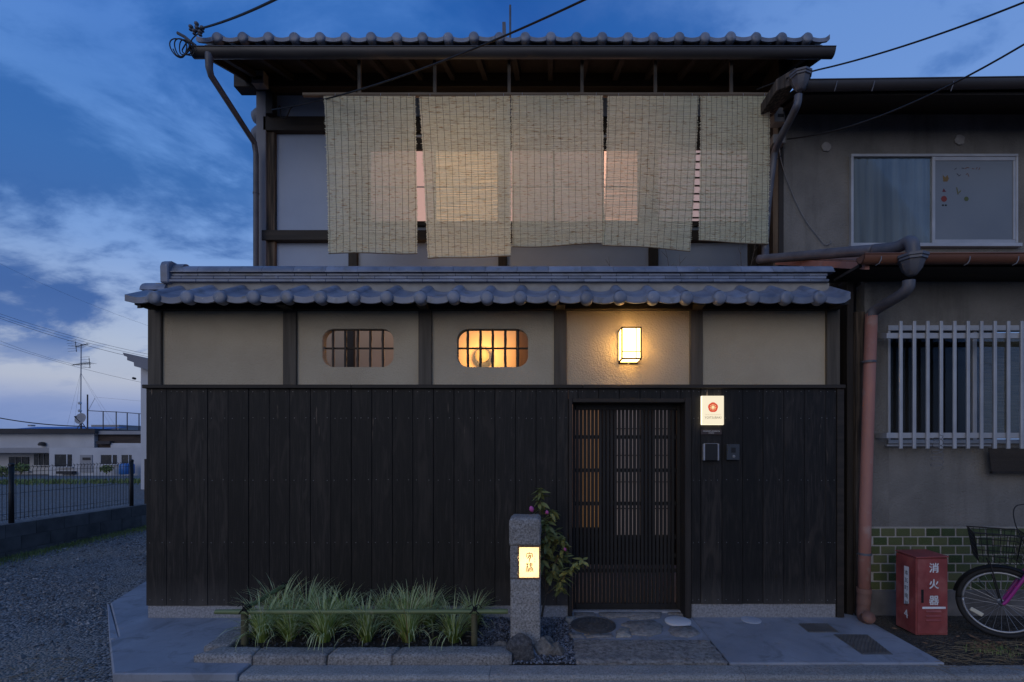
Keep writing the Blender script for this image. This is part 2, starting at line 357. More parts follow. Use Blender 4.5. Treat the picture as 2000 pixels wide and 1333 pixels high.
M['purple'] = pm('magenta_paint', (.34, .030, .22), (.28, .025, .18), 6, rough=.3, bump=0, spec=.6)
M['wire'] = pm('cable_sheath', (.016, .016, .018), (.011, .011, .012), 10, rough=.6, bump=0)
M['wire_grey'] = pm('grey_cable', (.20, .20, .21), (.15, .15, .16), 10, rough=.6, bump=0)
M['box_grey'] = pm('grey_plastic', (.19, .19, .195), (.16, .16, .165), 8, rough=.55, bump=.05)
M['siding'] = pm('blue_grey_siding', (.17, .18, .215), (.145, .155, .19), 2, rough=.5, bump=.05)
M['silver'] = pm('brushed_silver', (.42, .42, .44), (.36, .36, .38), 30, rough=.35, metal=.6, bump=0)
M['block'] = pm('concrete_block', (.15, .14, .135), (.085, .08, .077), 4, rough=.95, bump=.5, bscale=80, rv=.12)
M['bwhite'] = pm('far_white_wall', (.50, .51, .54), (.44, .45, .48), .8, rough=.85, bump=.05, bscale=8)
M['bgrey'] = pm('far_grey_wall', (.30, .30, .315), (.25, .25, .265), .5, rough=.85, bump=.05, bscale=8)
M['bdark'] = pm('far_dark_band', (.055, .05, .052), (.04, .036, .038), .6, rough=.8, bump=.05, bscale=8)
M['brust'] = pm('far_rusty_wall', (.085, .065, .058), (.04, .034, .034), 1.4, stretch=(.4, 1, 2), rough=.9, bump=.1, bscale=8)
M['bglass'] = pm('far_dark_glass', (.035, .038, .042), (.025, .027, .03), 1.4, rough=.25, bump=0, rv=.3)
M['blueroof'] = pm('blue_sheet_roof', (.045, .16, .42), (.035, .13, .36), .6, rough=.5, bump=.05, bscale=8)
M['bluetank'] = pm('blue_plastic_tank', (.035, .16, .45), (.03, .13, .38), 2, rough=.4, bump=.05, bscale=8)
def leaf_mat(name, a, b, tr=.25, rough=.4, rv=.35):
    m, t, o = newmat(name); g = G(t); v = g.vec()
    col = g.rndmul(g.ramp(g.noise(v, 14, 3), [(.3, b), (.7, a)]), rv)
    p = g.n('ShaderNodeBsdfPrincipled', {'Base Color': col, 'Roughness': rough, 'Specular IOR Level': .45})
    tl = g.n('ShaderNodeBsdfTranslucent', {'Color': col}); s = g.n('ShaderNodeMixShader', {0: tr, 1: p.outputs[0], 2: tl.outputs[0]})
    t.links.new(s.outputs[0], o.inputs[0]); return m
M['leaf'] = leaf_mat('camellia_leaf', (.27, .29, .11), (.16, .19, .07), .3, .35)
M['blade'] = leaf_mat('sedge_blade', (.34, .44, .10), (.21, .28, .055), .35, .5, .1)
M['blade_tip'] = leaf_mat('pale_sedge_blade', (.70, .76, .42), (.52, .60, .26), .35, .5, .1)
M['petal'] = leaf_mat('pink_petal', (.62, .16, .42), (.45, .09, .30), .35)
M['bark'] = pm('twig_bark', (.13, .10, .075), (.07, .055, .04), 40, rough=.9, bump=.4)
def reed_mat():
    m, t, o = newmat('straw_reed'); g = G(t); v = g.vec((.10, 1, 1)); v2 = g.vec((.16, 1, 1))
    col = g.ramp(g.noise(v, 150, 3, .6), [(.22, (.70, .70, .50)), (.45, (.84, .86, .68)), (.75, (.90, .91, .78))])
    col = g.mix(g.ramp(g.noise(v2, 95, 2, .5), [(.59, 0.0), (.68, .8)]), col, (.46, .31, .13))
    col = g.mix(g.ramp(g.noise(g.vec((.5, 1, .35)), 3.5, 3), [(.45, 0.0), (.7, .30)]), col, (.66, .78, .68))
    k = g.ramp(g.noise(g.vec((.025, 1, 1)), 120, 3, .7), [(.34, .90), (.6, 1.10)]); col = g.mix(1.0, col, k, 'MULTIPLY')
    d = g.n('ShaderNodeBsdfDiffuse', {'Color': col}); tl = g.n('ShaderNodeBsdfTranslucent', {'Color': col})
    s = g.n('ShaderNodeMixShader', {0: .48, 1: d.outputs[0], 2: tl.outputs[0]}); t.links.new(s.outputs[0], o.inputs[0]); return m
M['reed'] = reed_mat()
def glass_mat(name, tint, rough=.06):
    m, t, o = newmat(name); g = G(t)
    b = g.n('ShaderNodeBsdfPrincipled', {'Base Color': (*tint, 1), 'Roughness': rough, 'Specular IOR Level': .5})
    t.links.new(b.outputs[0], o.inputs[0]); return m
def clear_glass():
    m, t, o = newmat('window_glass'); g = G(t)
    fr = g.n('ShaderNodeFresnel', {'IOR': 1.5}); tr = g.n('ShaderNodeBsdfTransparent', {'Color': (.86, .9, .92, 1)})
    gl = g.n('ShaderNodeBsdfGlossy', {'Color': (.9, .9, .9, 1), 'Roughness': .03})
    fk = g.n('ShaderNodeMath', {0: fr.outputs[0], 1: .15}, operation='MULTIPLY').outputs[0]; s = g.n('ShaderNodeMixShader', {0: fk, 1: tr.outputs[0], 2: gl.outputs[0]}); t.links.new(s.outputs[0], o.inputs[0]); return m
M['glass'] = clear_glass()
M['frost'] = pm('frosted_glass', (.17, .19, .21), (.14, .155, .175), 1, rough=.35, bump=.05, spec=.5)
M['curtain'] = pm('grey_lace_curtain', (.27, .27, .26), (.16, .16, .155), 9, stretch=(1, 1, .04), rough=.95, bump=0)
M['gblind'] = pm('brown_bamboo_blind', (.20, .155, .085), (.075, .057, .032), 120, 3, stretch=(.05, 1, 1), rough=.85, bump=.4, bscale=150)
def gtile():
    m, t, o = newmat('green_glazed_tile'); g = G(t); v = g.vec(); oi = g.n('ShaderNodeObjectInfo')
    vein = g.vor(v, 60, 'DISTANCE_TO_EDGE')
    base = g.ramp(oi.outputs['Random'], [(0.0, (.030, .050, .016)), (.45, (.052, .075, .026)), (.75, (.085, .095, .038)), (1.0, (.13, .135, .065))])
    col = g.mix(g.ramp(vein, [(.0, .45), (.07, 0.0)]), base, (.16, .17, .10))
    b = g.n('ShaderNodeBsdfPrincipled', {'Base Color': col, 'Roughness': .3, 'Specular IOR Level': .5})
    t.links.new(g.bump(g.noise(v, 60, 4), .35, .003), b.inputs['Normal']); t.links.new(b.outputs[0], o.inputs[0]); return m
M['greentile'] = gtile()
def paper_mat(name, em, strength, trans):
    m, t, o = newmat(name); g = G(t)
    e = g.n('ShaderNodeEmission', {'Color': (*em, 1), 'Strength': strength}); tl = g.n('ShaderNodeBsdfTranslucent', {'Color': (*trans, 1)})
    s = g.n('ShaderNodeAddShader', {0: e.outputs[0], 1: tl.outputs[0]}); t.links.new(s.outputs[0], o.inputs[0]); return m
M['lamp_paper'] = paper_mat('lamp_paper', (1, .62, .24), 2.4, (.9, .85, .75))
M['sign_paper'] = paper_mat('sign_acrylic', (1, .86, .62), 1.0, (.9, .88, .82))
M['nail'] = pm('dull_nail', (.24, .24, .25), (.18, .18, .19), 30, rough=.4, metal=.3, bump=0)
M['dead_blade'] = leaf_mat('dead_sedge_blade', (.34, .26, .12), (.22, .16, .07), .25, .7, .1)
M['sign_face'] = emat('sign_face', (1, .885, .66), .97)
M['stone_paper'] = paper_mat('lantern_paper', (1, .76, .46), .46, (.9, .84, .7))
def stext(body, size, wide=1.0):
    cu = bpy.data.curves.new('t', 'FONT'); cu.body = body; cu.size = size; cu.align_x = 'CENTER'; cu.align_y = 'CENTER'; cu.resolution_u = 3
    ob = bpy.data.objects.new('t', cu); me = bpy.data.meshes.new_from_object(ob)
    vs = [(q.co.x*wide, q.co.y) for q in me.vertices]; fs = [list(p.vertices) for p in me.polygons]
    bpy.data.objects.remove(ob); bpy.data.meshes.remove(me); return vs, fs
def print_on(mb, body, size, c, u, v, wide=1.0, centre=False):
    vs, fs = stext(body, size, wide); c = Vector(c); u = Vector(u); v = Vector(v)
    if centre and vs:
        mx = (min(a for a, b in vs)+max(a for a, b in vs))/2; my = (min(b for a, b in vs)+max(b for a, b in vs))/2
        vs = [(a-mx, b-my) for a, b in vs]
    mb.add([c+u*a+v*b for a, b in vs], fs)
def blob(mb, c, r, seed, sub=2, amp=.22, flat=.55, cuts=5):
    bm = bmesh.new(); bmesh.ops.create_icosphere(bm, subdivisions=sub, radius=1); rr = random.Random(seed); off = Vector((seed*3.7, seed*1.9, seed*5.3))
    planes = [(Vector((rr.uniform(-1, 1), rr.uniform(-1, 1), rr.uniform(-.5, 1))).normalized(), rr.uniform(.62, .85)) for _ in range(cuts)]
    vs = []
    for q in bm.verts:
        p = q.co.copy()
        for nn, dd in planes:
            k = p.dot(nn)
            if k > dd: p -= nn*(k-dd)*.9
        p *= 1+amp*mnoise.noise(q.co*1.6+off)+amp*.3*mnoise.noise(q.co*5+off)
        if p.z < -flat: p.z = -flat
        vs.append(Vector(c)+Vector((p.x*r[0], p.y*r[1], (p.z+flat)*r[2])))
    mb.add(vs, [[q.index for q in f.verts] for f in bm.faces]); bm.free()
def wirepts(a, b, sag, n=14): return [Vector(a).lerp(Vector(b), i/n)-Vector((0, 0, sag*4*(i/n)*(1-i/n))) for i in range(n+1)]
# ================================================================== GROUND
GZ = -.06
struct('ground', MB().poly([(-900, -400, -1.45), (900, -400, -1.45), (900, 1500, -1.45), (-900, 1500, -1.45)]), M['lot'])
struct('road', MB().box(-40, 40, -30, 3.235, -.5, -.125), M['asphalt'])
# left gravel alley: a sheet rising a little away from the road
def alley_z(x, y): return -.125+.018*(y-3.235)+.012*mnoise.noise(Vector((x*.9, y*.9, 0)))
ma = MB(); ma.grid(lambda u, t: Vector((-7.42+u*4.6, 3.235+t*t*26, alley_z(-7.42+u*4.6, 3.235+t*t*26))), 26, 60)
struct('alley', ma, M['alley'], smooth=1)
def lot_z(y): return .27-.042*(y-8) if y < 46 else .27-.042*38
ml = MB(); ml.grid(lambda u, t: Vector((-7.60-u*75, 2.8+t*52, lot_z(2.8+t*52)+.03*mnoise.noise(Vector((u*40, t*25, 2))))), 40, 40)
struct('parking_lot', ml, M['lot'], smooth=1)
# poured concrete apron left of the planter, its edge cut on a slant
z0 = -.5
struct('concrete_apron', MB().prism([(-2.93, 3.25, z0), (-2.10, 3.25, z0), (-2.10, 3.42, z0), (-2.36, 3.42, z0), (-2.36, 4.31, z0), (-3.57, 4.31, z0), (-3.57, 5.6, z0), (-4.62, 5.6, z0), (-4.28, 4.72, z0), (-3.45, 3.88, z0), (-3.463, 3.81, z0)], (0, 0, .432)), M['concrete'], bevel=.008)
struct('apron_edge', MB().prism([(-4.34, 4.75, z0), (-4.285, 4.715, z0), (-3.455, 3.885, z0), (-3.52, 3.87, z0)], (0, 0, .418)), M['concrete'], bevel=.006)
struct('concrete_forecourt', MB().prism([(1.275, 3.405, z0), (2.79, 3.405, z0), (2.80, 4.33, z0), (2.58, 4.50, z0), (1.275, 4.36, z0)], (0, 0, .434)), M['concrete'], bevel=.006)
kb = struct('kerb', MB().box(-2.09, 9, 3.27, 3.40, -.5, -.12), M['kerb'])
x = -2.085
while x < 6:
    w_ = 1.75+rnd.uniform(-.25, .15); b = MB()
    prof = [(3.25, -.2), (3.25, -.105), (3.262, -.088), (3.28, -.083), (3.40, -.080), (3.40, -.2)]
    b.prism([(x, yy, zz_) for yy, zz_ in prof], (w_, 0, 0)); obj('kerb_stone', b, M['kerb'], kb, bevel=.002); x += w_+.0025
struct('gutter_strip', MB().box(-2.6, 9, 3.0, 3.248, -.4, -.118), M['kerb'])
struct('planter_soil', MB().grid(lambda u, t: Vector((-2.36+u*1.78, 3.52+t*.78, -.040+.012*mnoise.noise(Vector((u*9, t*5, 1))))), 40, 18), M['soil'], smooth=1)
struct('gravel_bed', MB().box(-.60, .20, 3.405, 4.33, -.4, -.078), M['soil'])
struct('dirt_verge', MB().grid(lambda u, t: Vector((2.78+u*6, 3.39+t*1.05, -.085+.016*mnoise.noise(Vector((u*20, t*5, 3))))), 60, 14), M['dirt'], smooth=1)
struct('courtyard_floor', MB().box(-3.5, 2.6, 4.42, 6.2, -.4, -.05), M['concrete'])

# pebbles (nobody could count them)
def pebbles(name, n, fn, mats, smin, smax, seed):
    r = random.Random(seed); b = MB()
    oct_ = [(1, 0, 0), (-1, 0, 0), (0, 1, 0), (0, -1, 0), (0, 0, 1), (0, 0, -1)]; fs = [(0, 2, 4), (2, 1, 4), (1, 3, 4), (3, 0, 4), (2, 0, 5), (1, 2, 5), (3, 1, 5), (0, 3, 5)]
    for _ in range(n):
        p = fn(r)
        if p is None: continue
        s = r.uniform(smin, smax)*(r.uniform(1.3, 2.3) if r.random() < .05 else 1); a = r.uniform(0, 6.28); ca, sa = math.cos(a), math.sin(a)
        sx, sy, sz = s*r.uniform(.7, 1.3), s*r.uniform(.6, 1), s*r.uniform(.45, .8); tl = r.uniform(-.5, .5)
        vs = []
        for (i, j, k) in oct_:
            i2, j2, k2 = i*sx*r.uniform(.75, 1.2), j*sy*r.uniform(.75, 1.2), k*sz
            k2 += i2*tl; vs.append(Vector((p.x+i2*ca-j2*sa, p.y+i2*sa+j2*ca, p.z+k2)))
        b.mi = r.randrange(len(mats)); b.add(vs, fs)
    return obj(name, b, mats, None, kind='stuff', recalc=False)
M['peb1'] = pm('pebble_light', (.34, .335, .33), (.26, .257, .254), 3, rough=.9, bump=0); M['peb2'] = pm('pebble_mid', (.20, .197, .197), (.15, .148, .147), 3, rough=.9, bump=0); M['peb3'] = pm('pebble_dark', (.10, .098, .096), (.075, .073, .072), 3, rough=.9, bump=0)
M['bp1'] = pm('bed_pebble_light', (.24, .25, .28), (.18, .19, .215), 3, rough=.7, bump=0); M['bp2'] = pm('bed_pebble_mid', (.12, .128, .15), (.09, .097, .115), 3, rough=.7, bump=0); M['bp3'] = pm('bed_pebble_dark', (.05, .054, .066), (.036, .04, .05), 3, rough=.7, bump=0)
def alley_pt(r):
    y = 3.27+(r.random()**1.7)*5.6; x = r.uniform(-7.2, -2.85)
    # stay off the concrete apron
    edge = -2.93 if y < 3.3 else (-3.5 if y < 3.86 else -3.5-(y-3.8)*.9)
    if y < 5.7 and x > edge-.02: return None
    if y >= 5.7 and x > -3.9: return None
    if mnoise.noise(Vector((x*.9, y*.9, 5))) > .22: return None
    if y < 3.75+.25*mnoise.noise(Vector((x*1.7, 2, 1))) and r.random() < .8: return None
    return Vector((x, y, alley_z(x, y)+.002))
tagp(pebbles('gravel', 15000, alley_pt, [M['peb1'], M['peb2'], M['peb2'], M['peb3']], .006, .019, 3), 'grey crushed stone scattered over the alley beside the townhouse', 'gravel')
def bed_pt(r):
    x = r.uniform(-.60, .19); y = r.uniform(3.41, 4.32)
    if y < 3.56 and x < -.25: return None
    return Vector((x, y, -.076+r.uniform(0, .012)))
tagp(pebbles('bed_gravel', 7000, bed_pt, [M['bp1'], M['bp2'], M['bp3']], .006, .013, 4), 'blue grey gravel bed around the stone lantern pillar', 'gravel')
def soil_pt(r): return Vector((r.uniform(-2.34, -.6), r.uniform(3.55, 4.28), -.036))
pebbles('soil_crumbs', 1500, soil_pt, [M['soil'], M['bp3'], M['peb3']], .005, .014, 6)
tagp(bpy.data.objects['soil_crumbs'], 'dark crumbly soil inside the stone edged planter', 'soil')

# ================================================================== PATH BEFORE THE GATE
path = struct('path', MB().box(.19, 1.27, 3.80, 4.50, -.4, -.066), M['concrete'])
def flag(pts, mat, h=.012, seed=0):
    r = random.Random(seed); q = []
    pts = [Vector(p) for p in pts]
    for i in range(len(pts)):
        a, c = pts[i], pts[(i+1) % len(pts)]
        for k in range(3):
            p = a.lerp(c, k/3); q.append(Vector((p.x+r.uniform(-.008, .008), p.y+r.uniform(-.006, .006), -.07)))
    return obj('flagstone', MB().prism(q, (0, 0, h+.0015*seed % .006)), mat, path, bevel=.005, smooth=.9)
def pg(l): return [(PX(a, d), d, 0) for a, d in [(a, 1.526*F/(b-HY)) for a, b in l]]
flag(pg([(1122, 1197), (1160, 1196), (1163, 1203), (1150, 1208), (1122, 1207)]), M['flag'], .012, 1)
flag(pg([(1168, 1196), (1292, 1196), (1290, 1208), (1252, 1212), (1220, 1206), (1190, 1209), (1170, 1203)]), M['flag'], .014, 2)
flag(pg([(1302, 1196), (1324, 1196), (1336, 1203), (1305, 1202)]), M['flag'], .012, 3)
flag(pg([(1226, 1215), (1276, 1214), (1296, 1224), (1290, 1238), (1270, 1244), (1232, 1240), (1228, 1228), (1212, 1222)]), M['flag'], .016, 4)
flag(pg([(1308, 1226), (1350, 1224), (1368, 1238), (1352, 1246), (1320, 1244), (1306, 1236)]), M['flag'], .012, 5)
flag(pg([(1212, 1229), (1228, 1230), (1232, 1246), (1202, 1246), (1205, 1236)]), M['flag_light'], .016, 6)
flag(pg([(1140, 1240), (1196, 1239), (1200, 1245), (1145, 1247)]), M['flag'], .010, 7)
flag(pg([(1105, 1207), (1122, 1206), (1121, 1214), (1112, 1219), (1106, 1214)]), M['flag_light'], .022, 8)
flag(pg([(1226, 1203), (1240, 1208), (1238, 1212), (1230, 1210)]), M['flag_light'], .010, 9)
flag(pg([(1112, 1236), (1136, 1238), (1140, 1247), (1114, 1247)]), M['flag'], .010, 10)
sl = thing('stone_slab', (.72, 3.6, -.07), 'broad rough granite slab lying between the kerb and the gate path', 'stone slab')
b = MB()
def slabf(u, t):
    x = .188+u*(1.262-.188)+(.006*math.sin(t*20) if u in (0, 1) else 0)
    y = 3.405+t*.40+(.006*math.sin(u*31) if t in (0, 1) else 0)
    e = min(u, 1-u, t*.4, (1-t)*.4); dz = -.012*max(0, 1-e/.02)
    return Vector((x, y, -.056+dz+.006*mnoise.noise(Vector((x*14, y*14, 0)))+.003*mnoise.noise(Vector((x*40, y*40, 3)))))
b.grid(slabf, 70, 30); obj('slab', b, M['slab'], sl, smooth=1)
obj('slab_side', MB().box(.192, 1.258, 3.409, 3.801, -.3, -.07), M['slab'], sl)
mc = thing('manhole_cover', (PX(1159, 4.1), 4.12, -.066), 'round dark iron manhole cover set among the flagstones', 'manhole cover')
cx_, cy_ = PX(1159, 4.11), 4.11
obj('rim', MB().lathe((cx_, cy_, -.066), (0, 0, 1), [(.190, 0), (.190, .013), (.178, .013), (.176, .004)], 40), M['iron'], mc, smooth=.6)
b = MB().lathe((cx_, cy_, -.066), (0, 0, 1), [(.172, 0), (.172, .010), (.165, .012)], 40)
obj('lid', b, M['iron'], mc, smooth=.6)
b = MB()
for ring, k in ((.04, 6), (.085, 12), (.13, 20)):
    for i in range(k):
        a = i*2*math.pi/k; b.box(cx_+ring*math.cos(a)-.008, cx_+ring*math.cos(a)+.008, cy_+ring*math.sin(a)-.008, cy_+ring*math.sin(a)+.008, -.0545, -.051)
b.box(cx_-.05, cx_-.02, cy_-.01, cy_+.01, -.0545, -.050); obj('stud', b, M['iron'], mc, kind='stuff')
d_ = 1.526*F/(1215.5-HY)
obj('inspection_cover', MB().lathe((PX(1324, d_), d_, -.066), (0, 0, 1), [(.112, 0), (.112, .013), (.106, .016)], 32), M['whitecap'], None, smooth=.6, base=True, label='round white plastic inspection cap in the flagstones by the gate', cat='cap')
d_ = 1.526*F/(1212-HY)
obj('inspection_cover', MB().lathe((PX(1467, d_), d_, -.066), (0, 0, 1), [(.085, 0), (.085, .006), (.08, .008)], 32), M['palecap'], None, smooth=.6, base=True, label='small pale blue round cap in the smooth concrete below the keypads', cat='cap')
def drain(label, l):
    pts = pg(l); c = sum((Vector(p) for p in pts), Vector())/4
    t = thing('drain_cover', (c.x, c.y, -.066), label, 'drain cover', 'steel drain covers in the concrete')
    zt = -.066
    obj('frame', MB().prism([(p[0], p[1], zt-.01) for p in pts], (0, 0, .013)), M['steelpattern'], t, bevel=.003)
    q = [Vector((p[0], p[1], 0)) for p in pts]; q = [Vector((c.x, c.y, 0)).lerp(p, .93) for p in q]
    obj('plate', MB().prism([(p.x, p.y, zt-.005) for p in q], (0, 0, .0105)), M['iron'], t, bevel=.002)
    b = MB(); n = 16
    for i in range(n):
        for k in range(n):
            u, v_ = (i+.5)/n, (k+.5)/n; p = (q[0].lerp(q[1], u)).lerp(q[3].lerp(q[2], u), v_)
            s = .0085; dx, dy = ((s, s*.35) if (i+k) % 2 else (s*.35, s))
            b.box(p.x-dx, p.x+dx, p.y-dy, p.y+dy, zt+.0055, zt+.0085)
    obj('tread', b, M['steelpattern'], t, kind='stuff')
drain('smaller square steel drain cover nearest the plank wall', [(1558, 1219), (1617, 1219), (1640, 1236), (1580, 1236)])
drain('larger steel drain cover nearest the red fire extinguisher box', [(1627, 1239.5), (1694, 1240), (1745, 1279), (1684, 1279)])

# ================================================================== GARDEN WALL
WY = 4.30
gw = thing('garden_wall', (-.5, 4.34, -.05), 'black plank wall with beige plaster panels and a small tiled roof', 'wall')
def zpx(y, d=WY): return PZ(y, d)
ZT, ZB = 1.972, .042
nails = MB()
def nail_rows(x0, x1, z0_, z1_):
    for zz_ in (zpx(765), zpx(817), zpx(938), zpx(1060), zpx(1172)):
        if z0_ < zz_ < z1_:
            for u in (.2, .8) if rnd.random() < .92 else (.2, .5, .8):
                xx = x0+(x1-x0)*u+rnd.uniform(-.008, .008); nails.lathe((xx, WY+.0005, zz_+rnd.uniform(-.004, .004)), (0, -1, 0), [(.0036, 0), (.0031, .003)], 6)
def plank(x0, x1, z0_, z1_):
    dy = rnd.uniform(-.002, .0025)
    obj('plank', MB().box(x0+.0013, x1-.0013, WY+dy, WY+.016+dy, z0_+rnd.uniform(-.002, .002), z1_), M['char'], gw, bevel=.0025)
    nail_rows(x0, x1, z0_, z1_)
xl = -3.585; pitch = .1827; xs_ = [xl]
while xs_[-1]+pitch < PX(1108, WY)-.03: xs_.append(xs_[-1]+pitch)
xs_.append(PX(1110, WY))
for a, c in zip(xs_, xs_[1:]): plank(a, c, ZB, ZT)
xg = [PX(q, WY) for q in (1110, 1129, 1169, 1210, 1250, 1290, 1330, 1350)]
for a, c in zip(xg, xg[1:]): plank(a, c, zpx(780), ZT)
xr = [PX(q, WY) for q in (1350, 1369, 1410, 1450.6, 1490.7, 1531, 1571, 1612, 1634)]
for a, c in zip(xr, xr[1:]): plank(a, c, zpx(1180), ZT)
nails.mi = 0; obj('nail', nails, M['nail'], gw, kind='stuff', smooth=.8)
obj('backing', MB().box(-3.575, PX(1110, WY), WY+.02, WY+.10, -.3, ZT-.002), M['wood_dark'], gw)
obj('backing', MB().box(PX(1350, WY), 2.60, WY+.02, WY+.10, -.3, ZT-.002), M['wood_dark'], gw)
obj('backing', MB().box(PX(1111, WY), PX(1349, WY), WY+.02, WY+.10, zpx(779), ZT-.002), M['wood_dark'], gw)
obj('end_board', MB().box(PX(1634.5, WY), PX(1648, WY), WY-.008, WY+.1, -.06, ZT), M['wood_darkx'], gw, bevel=.003)
obj('plinth', MB().box(PX(288, 4.31), PX(1110, WY), WY+.010, WY+.12, -.3, ZB-.003), M['plinth'], gw, bevel=.006)
obj('plinth', MB().box(PX(1351, WY), PX(1634, WY), WY+.010, WY+.12, -.3, zpx(1180)-.003), M['plinth'], gw, bevel=.006)
for xa, xb in ((-3.60, -1.75), (-1.748, .30), (.302, 2.625)):
    obj('cap_rail', MB().box(xa, xb, WY-.028, WY+.07, ZT+.001, ZT+.034), M['wood_darkx'], gw, bevel=.004)
# posts and plaster panels
PYF = 4.318; SY = 4.345
pp = [(288, 314), (552, 578), (817, 843), (1082, 1107), (1348, 1373), (1615, 1641)]
ZP0, ZP1 = ZT+.03, 2.70
for a, c in pp: obj('post', MB().box(PX(a, PYF), PX(c, PYF), PYF, PYF+.12, ZP0, ZP1), M['wood_post'], gw, bevel=.004)
def holed_panel(x0, x1, z0_, z1_, hx0, hx1, hz0, hz1, rad):
    n = 64; cxx, czz = (hx0+hx1)/2, (hz0+hz1)/2; hw, hh = (hx1-hx0)/2, (hz1-hz0)/2; inner = []; outer = []
    per = []
    for q in range(4):
        sx, sz = ((1, 1), (-1, 1), (-1, -1), (1, -1))[q]; ccx, ccz = sx*(hw-rad), sz*(hh-rad*.93)
        for k in range(n//4):
            a = math.pi/2*q+math.pi/2*k/(n//4-1); per.append((ccx+rad*math.cos(a), ccz+rad*.93*math.sin(a)))
    b = MB()
    def ring(grow, y): return [Vector((cxx+p[0]+grow*p[0]/math.hypot(*p), y, czz+p[1]+grow*p[1]/math.hypot(*p))) for p in per]
    out = []
    for p in per:
        k = min(((x1-cxx) if p[0] > 0 else (cxx-x0))/max(1e-6, abs(p[0])), ((z1_-czz) if p[1] > 0 else (czz-z0_))/max(1e-6, abs(p[1])))
        out.append(Vector((cxx+p[0]*k, SY, czz+p[1]*k)))
    # snap the nearest outer points to the corners
    for cxn, czn in ((x0, z0_), (x1, z0_), (x0, z1_), (x1, z1_)):
        i = min(range(n), key=lambda j: (out[j]-Vector((cxn, SY, czn))).length); out[i] = Vector((cxn, SY, czn))
    rings = [out, ring(.010, SY), ring(.003, SY+.003), ring(0, SY+.010), ring(0, SY+.075), [Vector((q.x, SY+.075, q.z)) for q in out]]
    vs = [q for r_ in rings for q in r_]; fs = []
    for i in range(len(rings)-1):
        for k in range(n): fs.append((i*n+k, i*n+(k+1) % n, (i+1)*n+(k+1) % n, (i+1)*n+k))
    b.add(vs, fs); return b
panels = []
for i in range(5):
    x0, x1 = PX(pp[i][1], PYF)-.01, PX(pp[i+1][0], PYF)+.01
    if i in (1, 2):
        hx = ((630, 768), (893, 1031))[i-1]
        b = holed_panel(x0, x1, ZP0, ZP1, PX(hx[0], SY), PX(hx[1], SY), PZ(717, SY), PZ(643, SY), .105)
        o = obj('plaster_panel', b, M['stucco'], gw, smooth=.7)
        bars = ((650.8, 674.6, 699.2, 723.6, 748), (913.8, 938.4, 962.4, 987, 1011.4))[i-1]
        for q in bars:
            xx = PX(q, 4.385); pts = [(xx+rnd.uniform(-.002, .002), 4.385, PZ(720, SY)+.36*k/8) for k in range(9)]
            obj('bamboo_bar', MB().tube(pts, [.0115+(.0018 if k in (2, 6) else 0) for k in range(9)], 10), M['bamboo_old'], o, smooth=.8)
        xa, xb = PX(hx[0], SY)-.02, PX(hx[1], SY)+.02
        obj('bamboo_bar', MB().tube([(xa+(xb-xa)*k/6, 4.405, PZ(681, 4.405)) for k in range(7)], .009, 10), M['bamboo_old'], o, smooth=.8)
    else:
        b = MB().box(x0, x1, SY, SY+.07, ZP0, ZP1); o = obj('plaster_panel', b, M['stucco'], gw)
    panels.append(o)
# eave beam, underside boards
obj('beam', MB().box(PX(297, 4.29), PX(1640, 4.29), 4.285, 4.40, 2.675, 2.735), M['wood_darkx'], gw, bevel=.004)
for i in range(6): obj('bracket', MB().box(PX(pp[i][0]+4, 4.29), PX(pp[i][1]-4, 4.29), 4.13, 4.284, 2.668, 2.712), M['wood_darkx'], gw, bevel=.004)
EY, EZ, RY, RZ = 4.05, 2.722, 4.40, 2.91       # eave edge and foot of the ridge
sl_ = (RZ-EZ)/(RY-EY)
roof = obj('wall_roof', MB().prism([(PX(255, EY), 4.075, 2.672), (PX(255, EY), 4.40, 2.80), (PX(255, EY), 4.725, 2.672), (PX(255, EY), 4.725, 2.70), (PX(255, EY), 4.40, 2.88), (PX(255, EY), 4.075, 2.70)], (PX(1655, EY)-PX(255, EY), 0, 0)), M['wood_darkx'], gw)
TP = 65*EY/F
def tile_profile(x, roll=.040, sag=.014, rw=.058):
    # x in metres from the roll centre, one pitch wide
    if x < rw: return roll*math.cos(math.pi/2*x/rw)
    if x > TP-rw: return roll*math.cos(math.pi/2*(TP-x)/rw)
    return -sag*math.sin(math.pi*(x-rw)/(TP-2*rw))
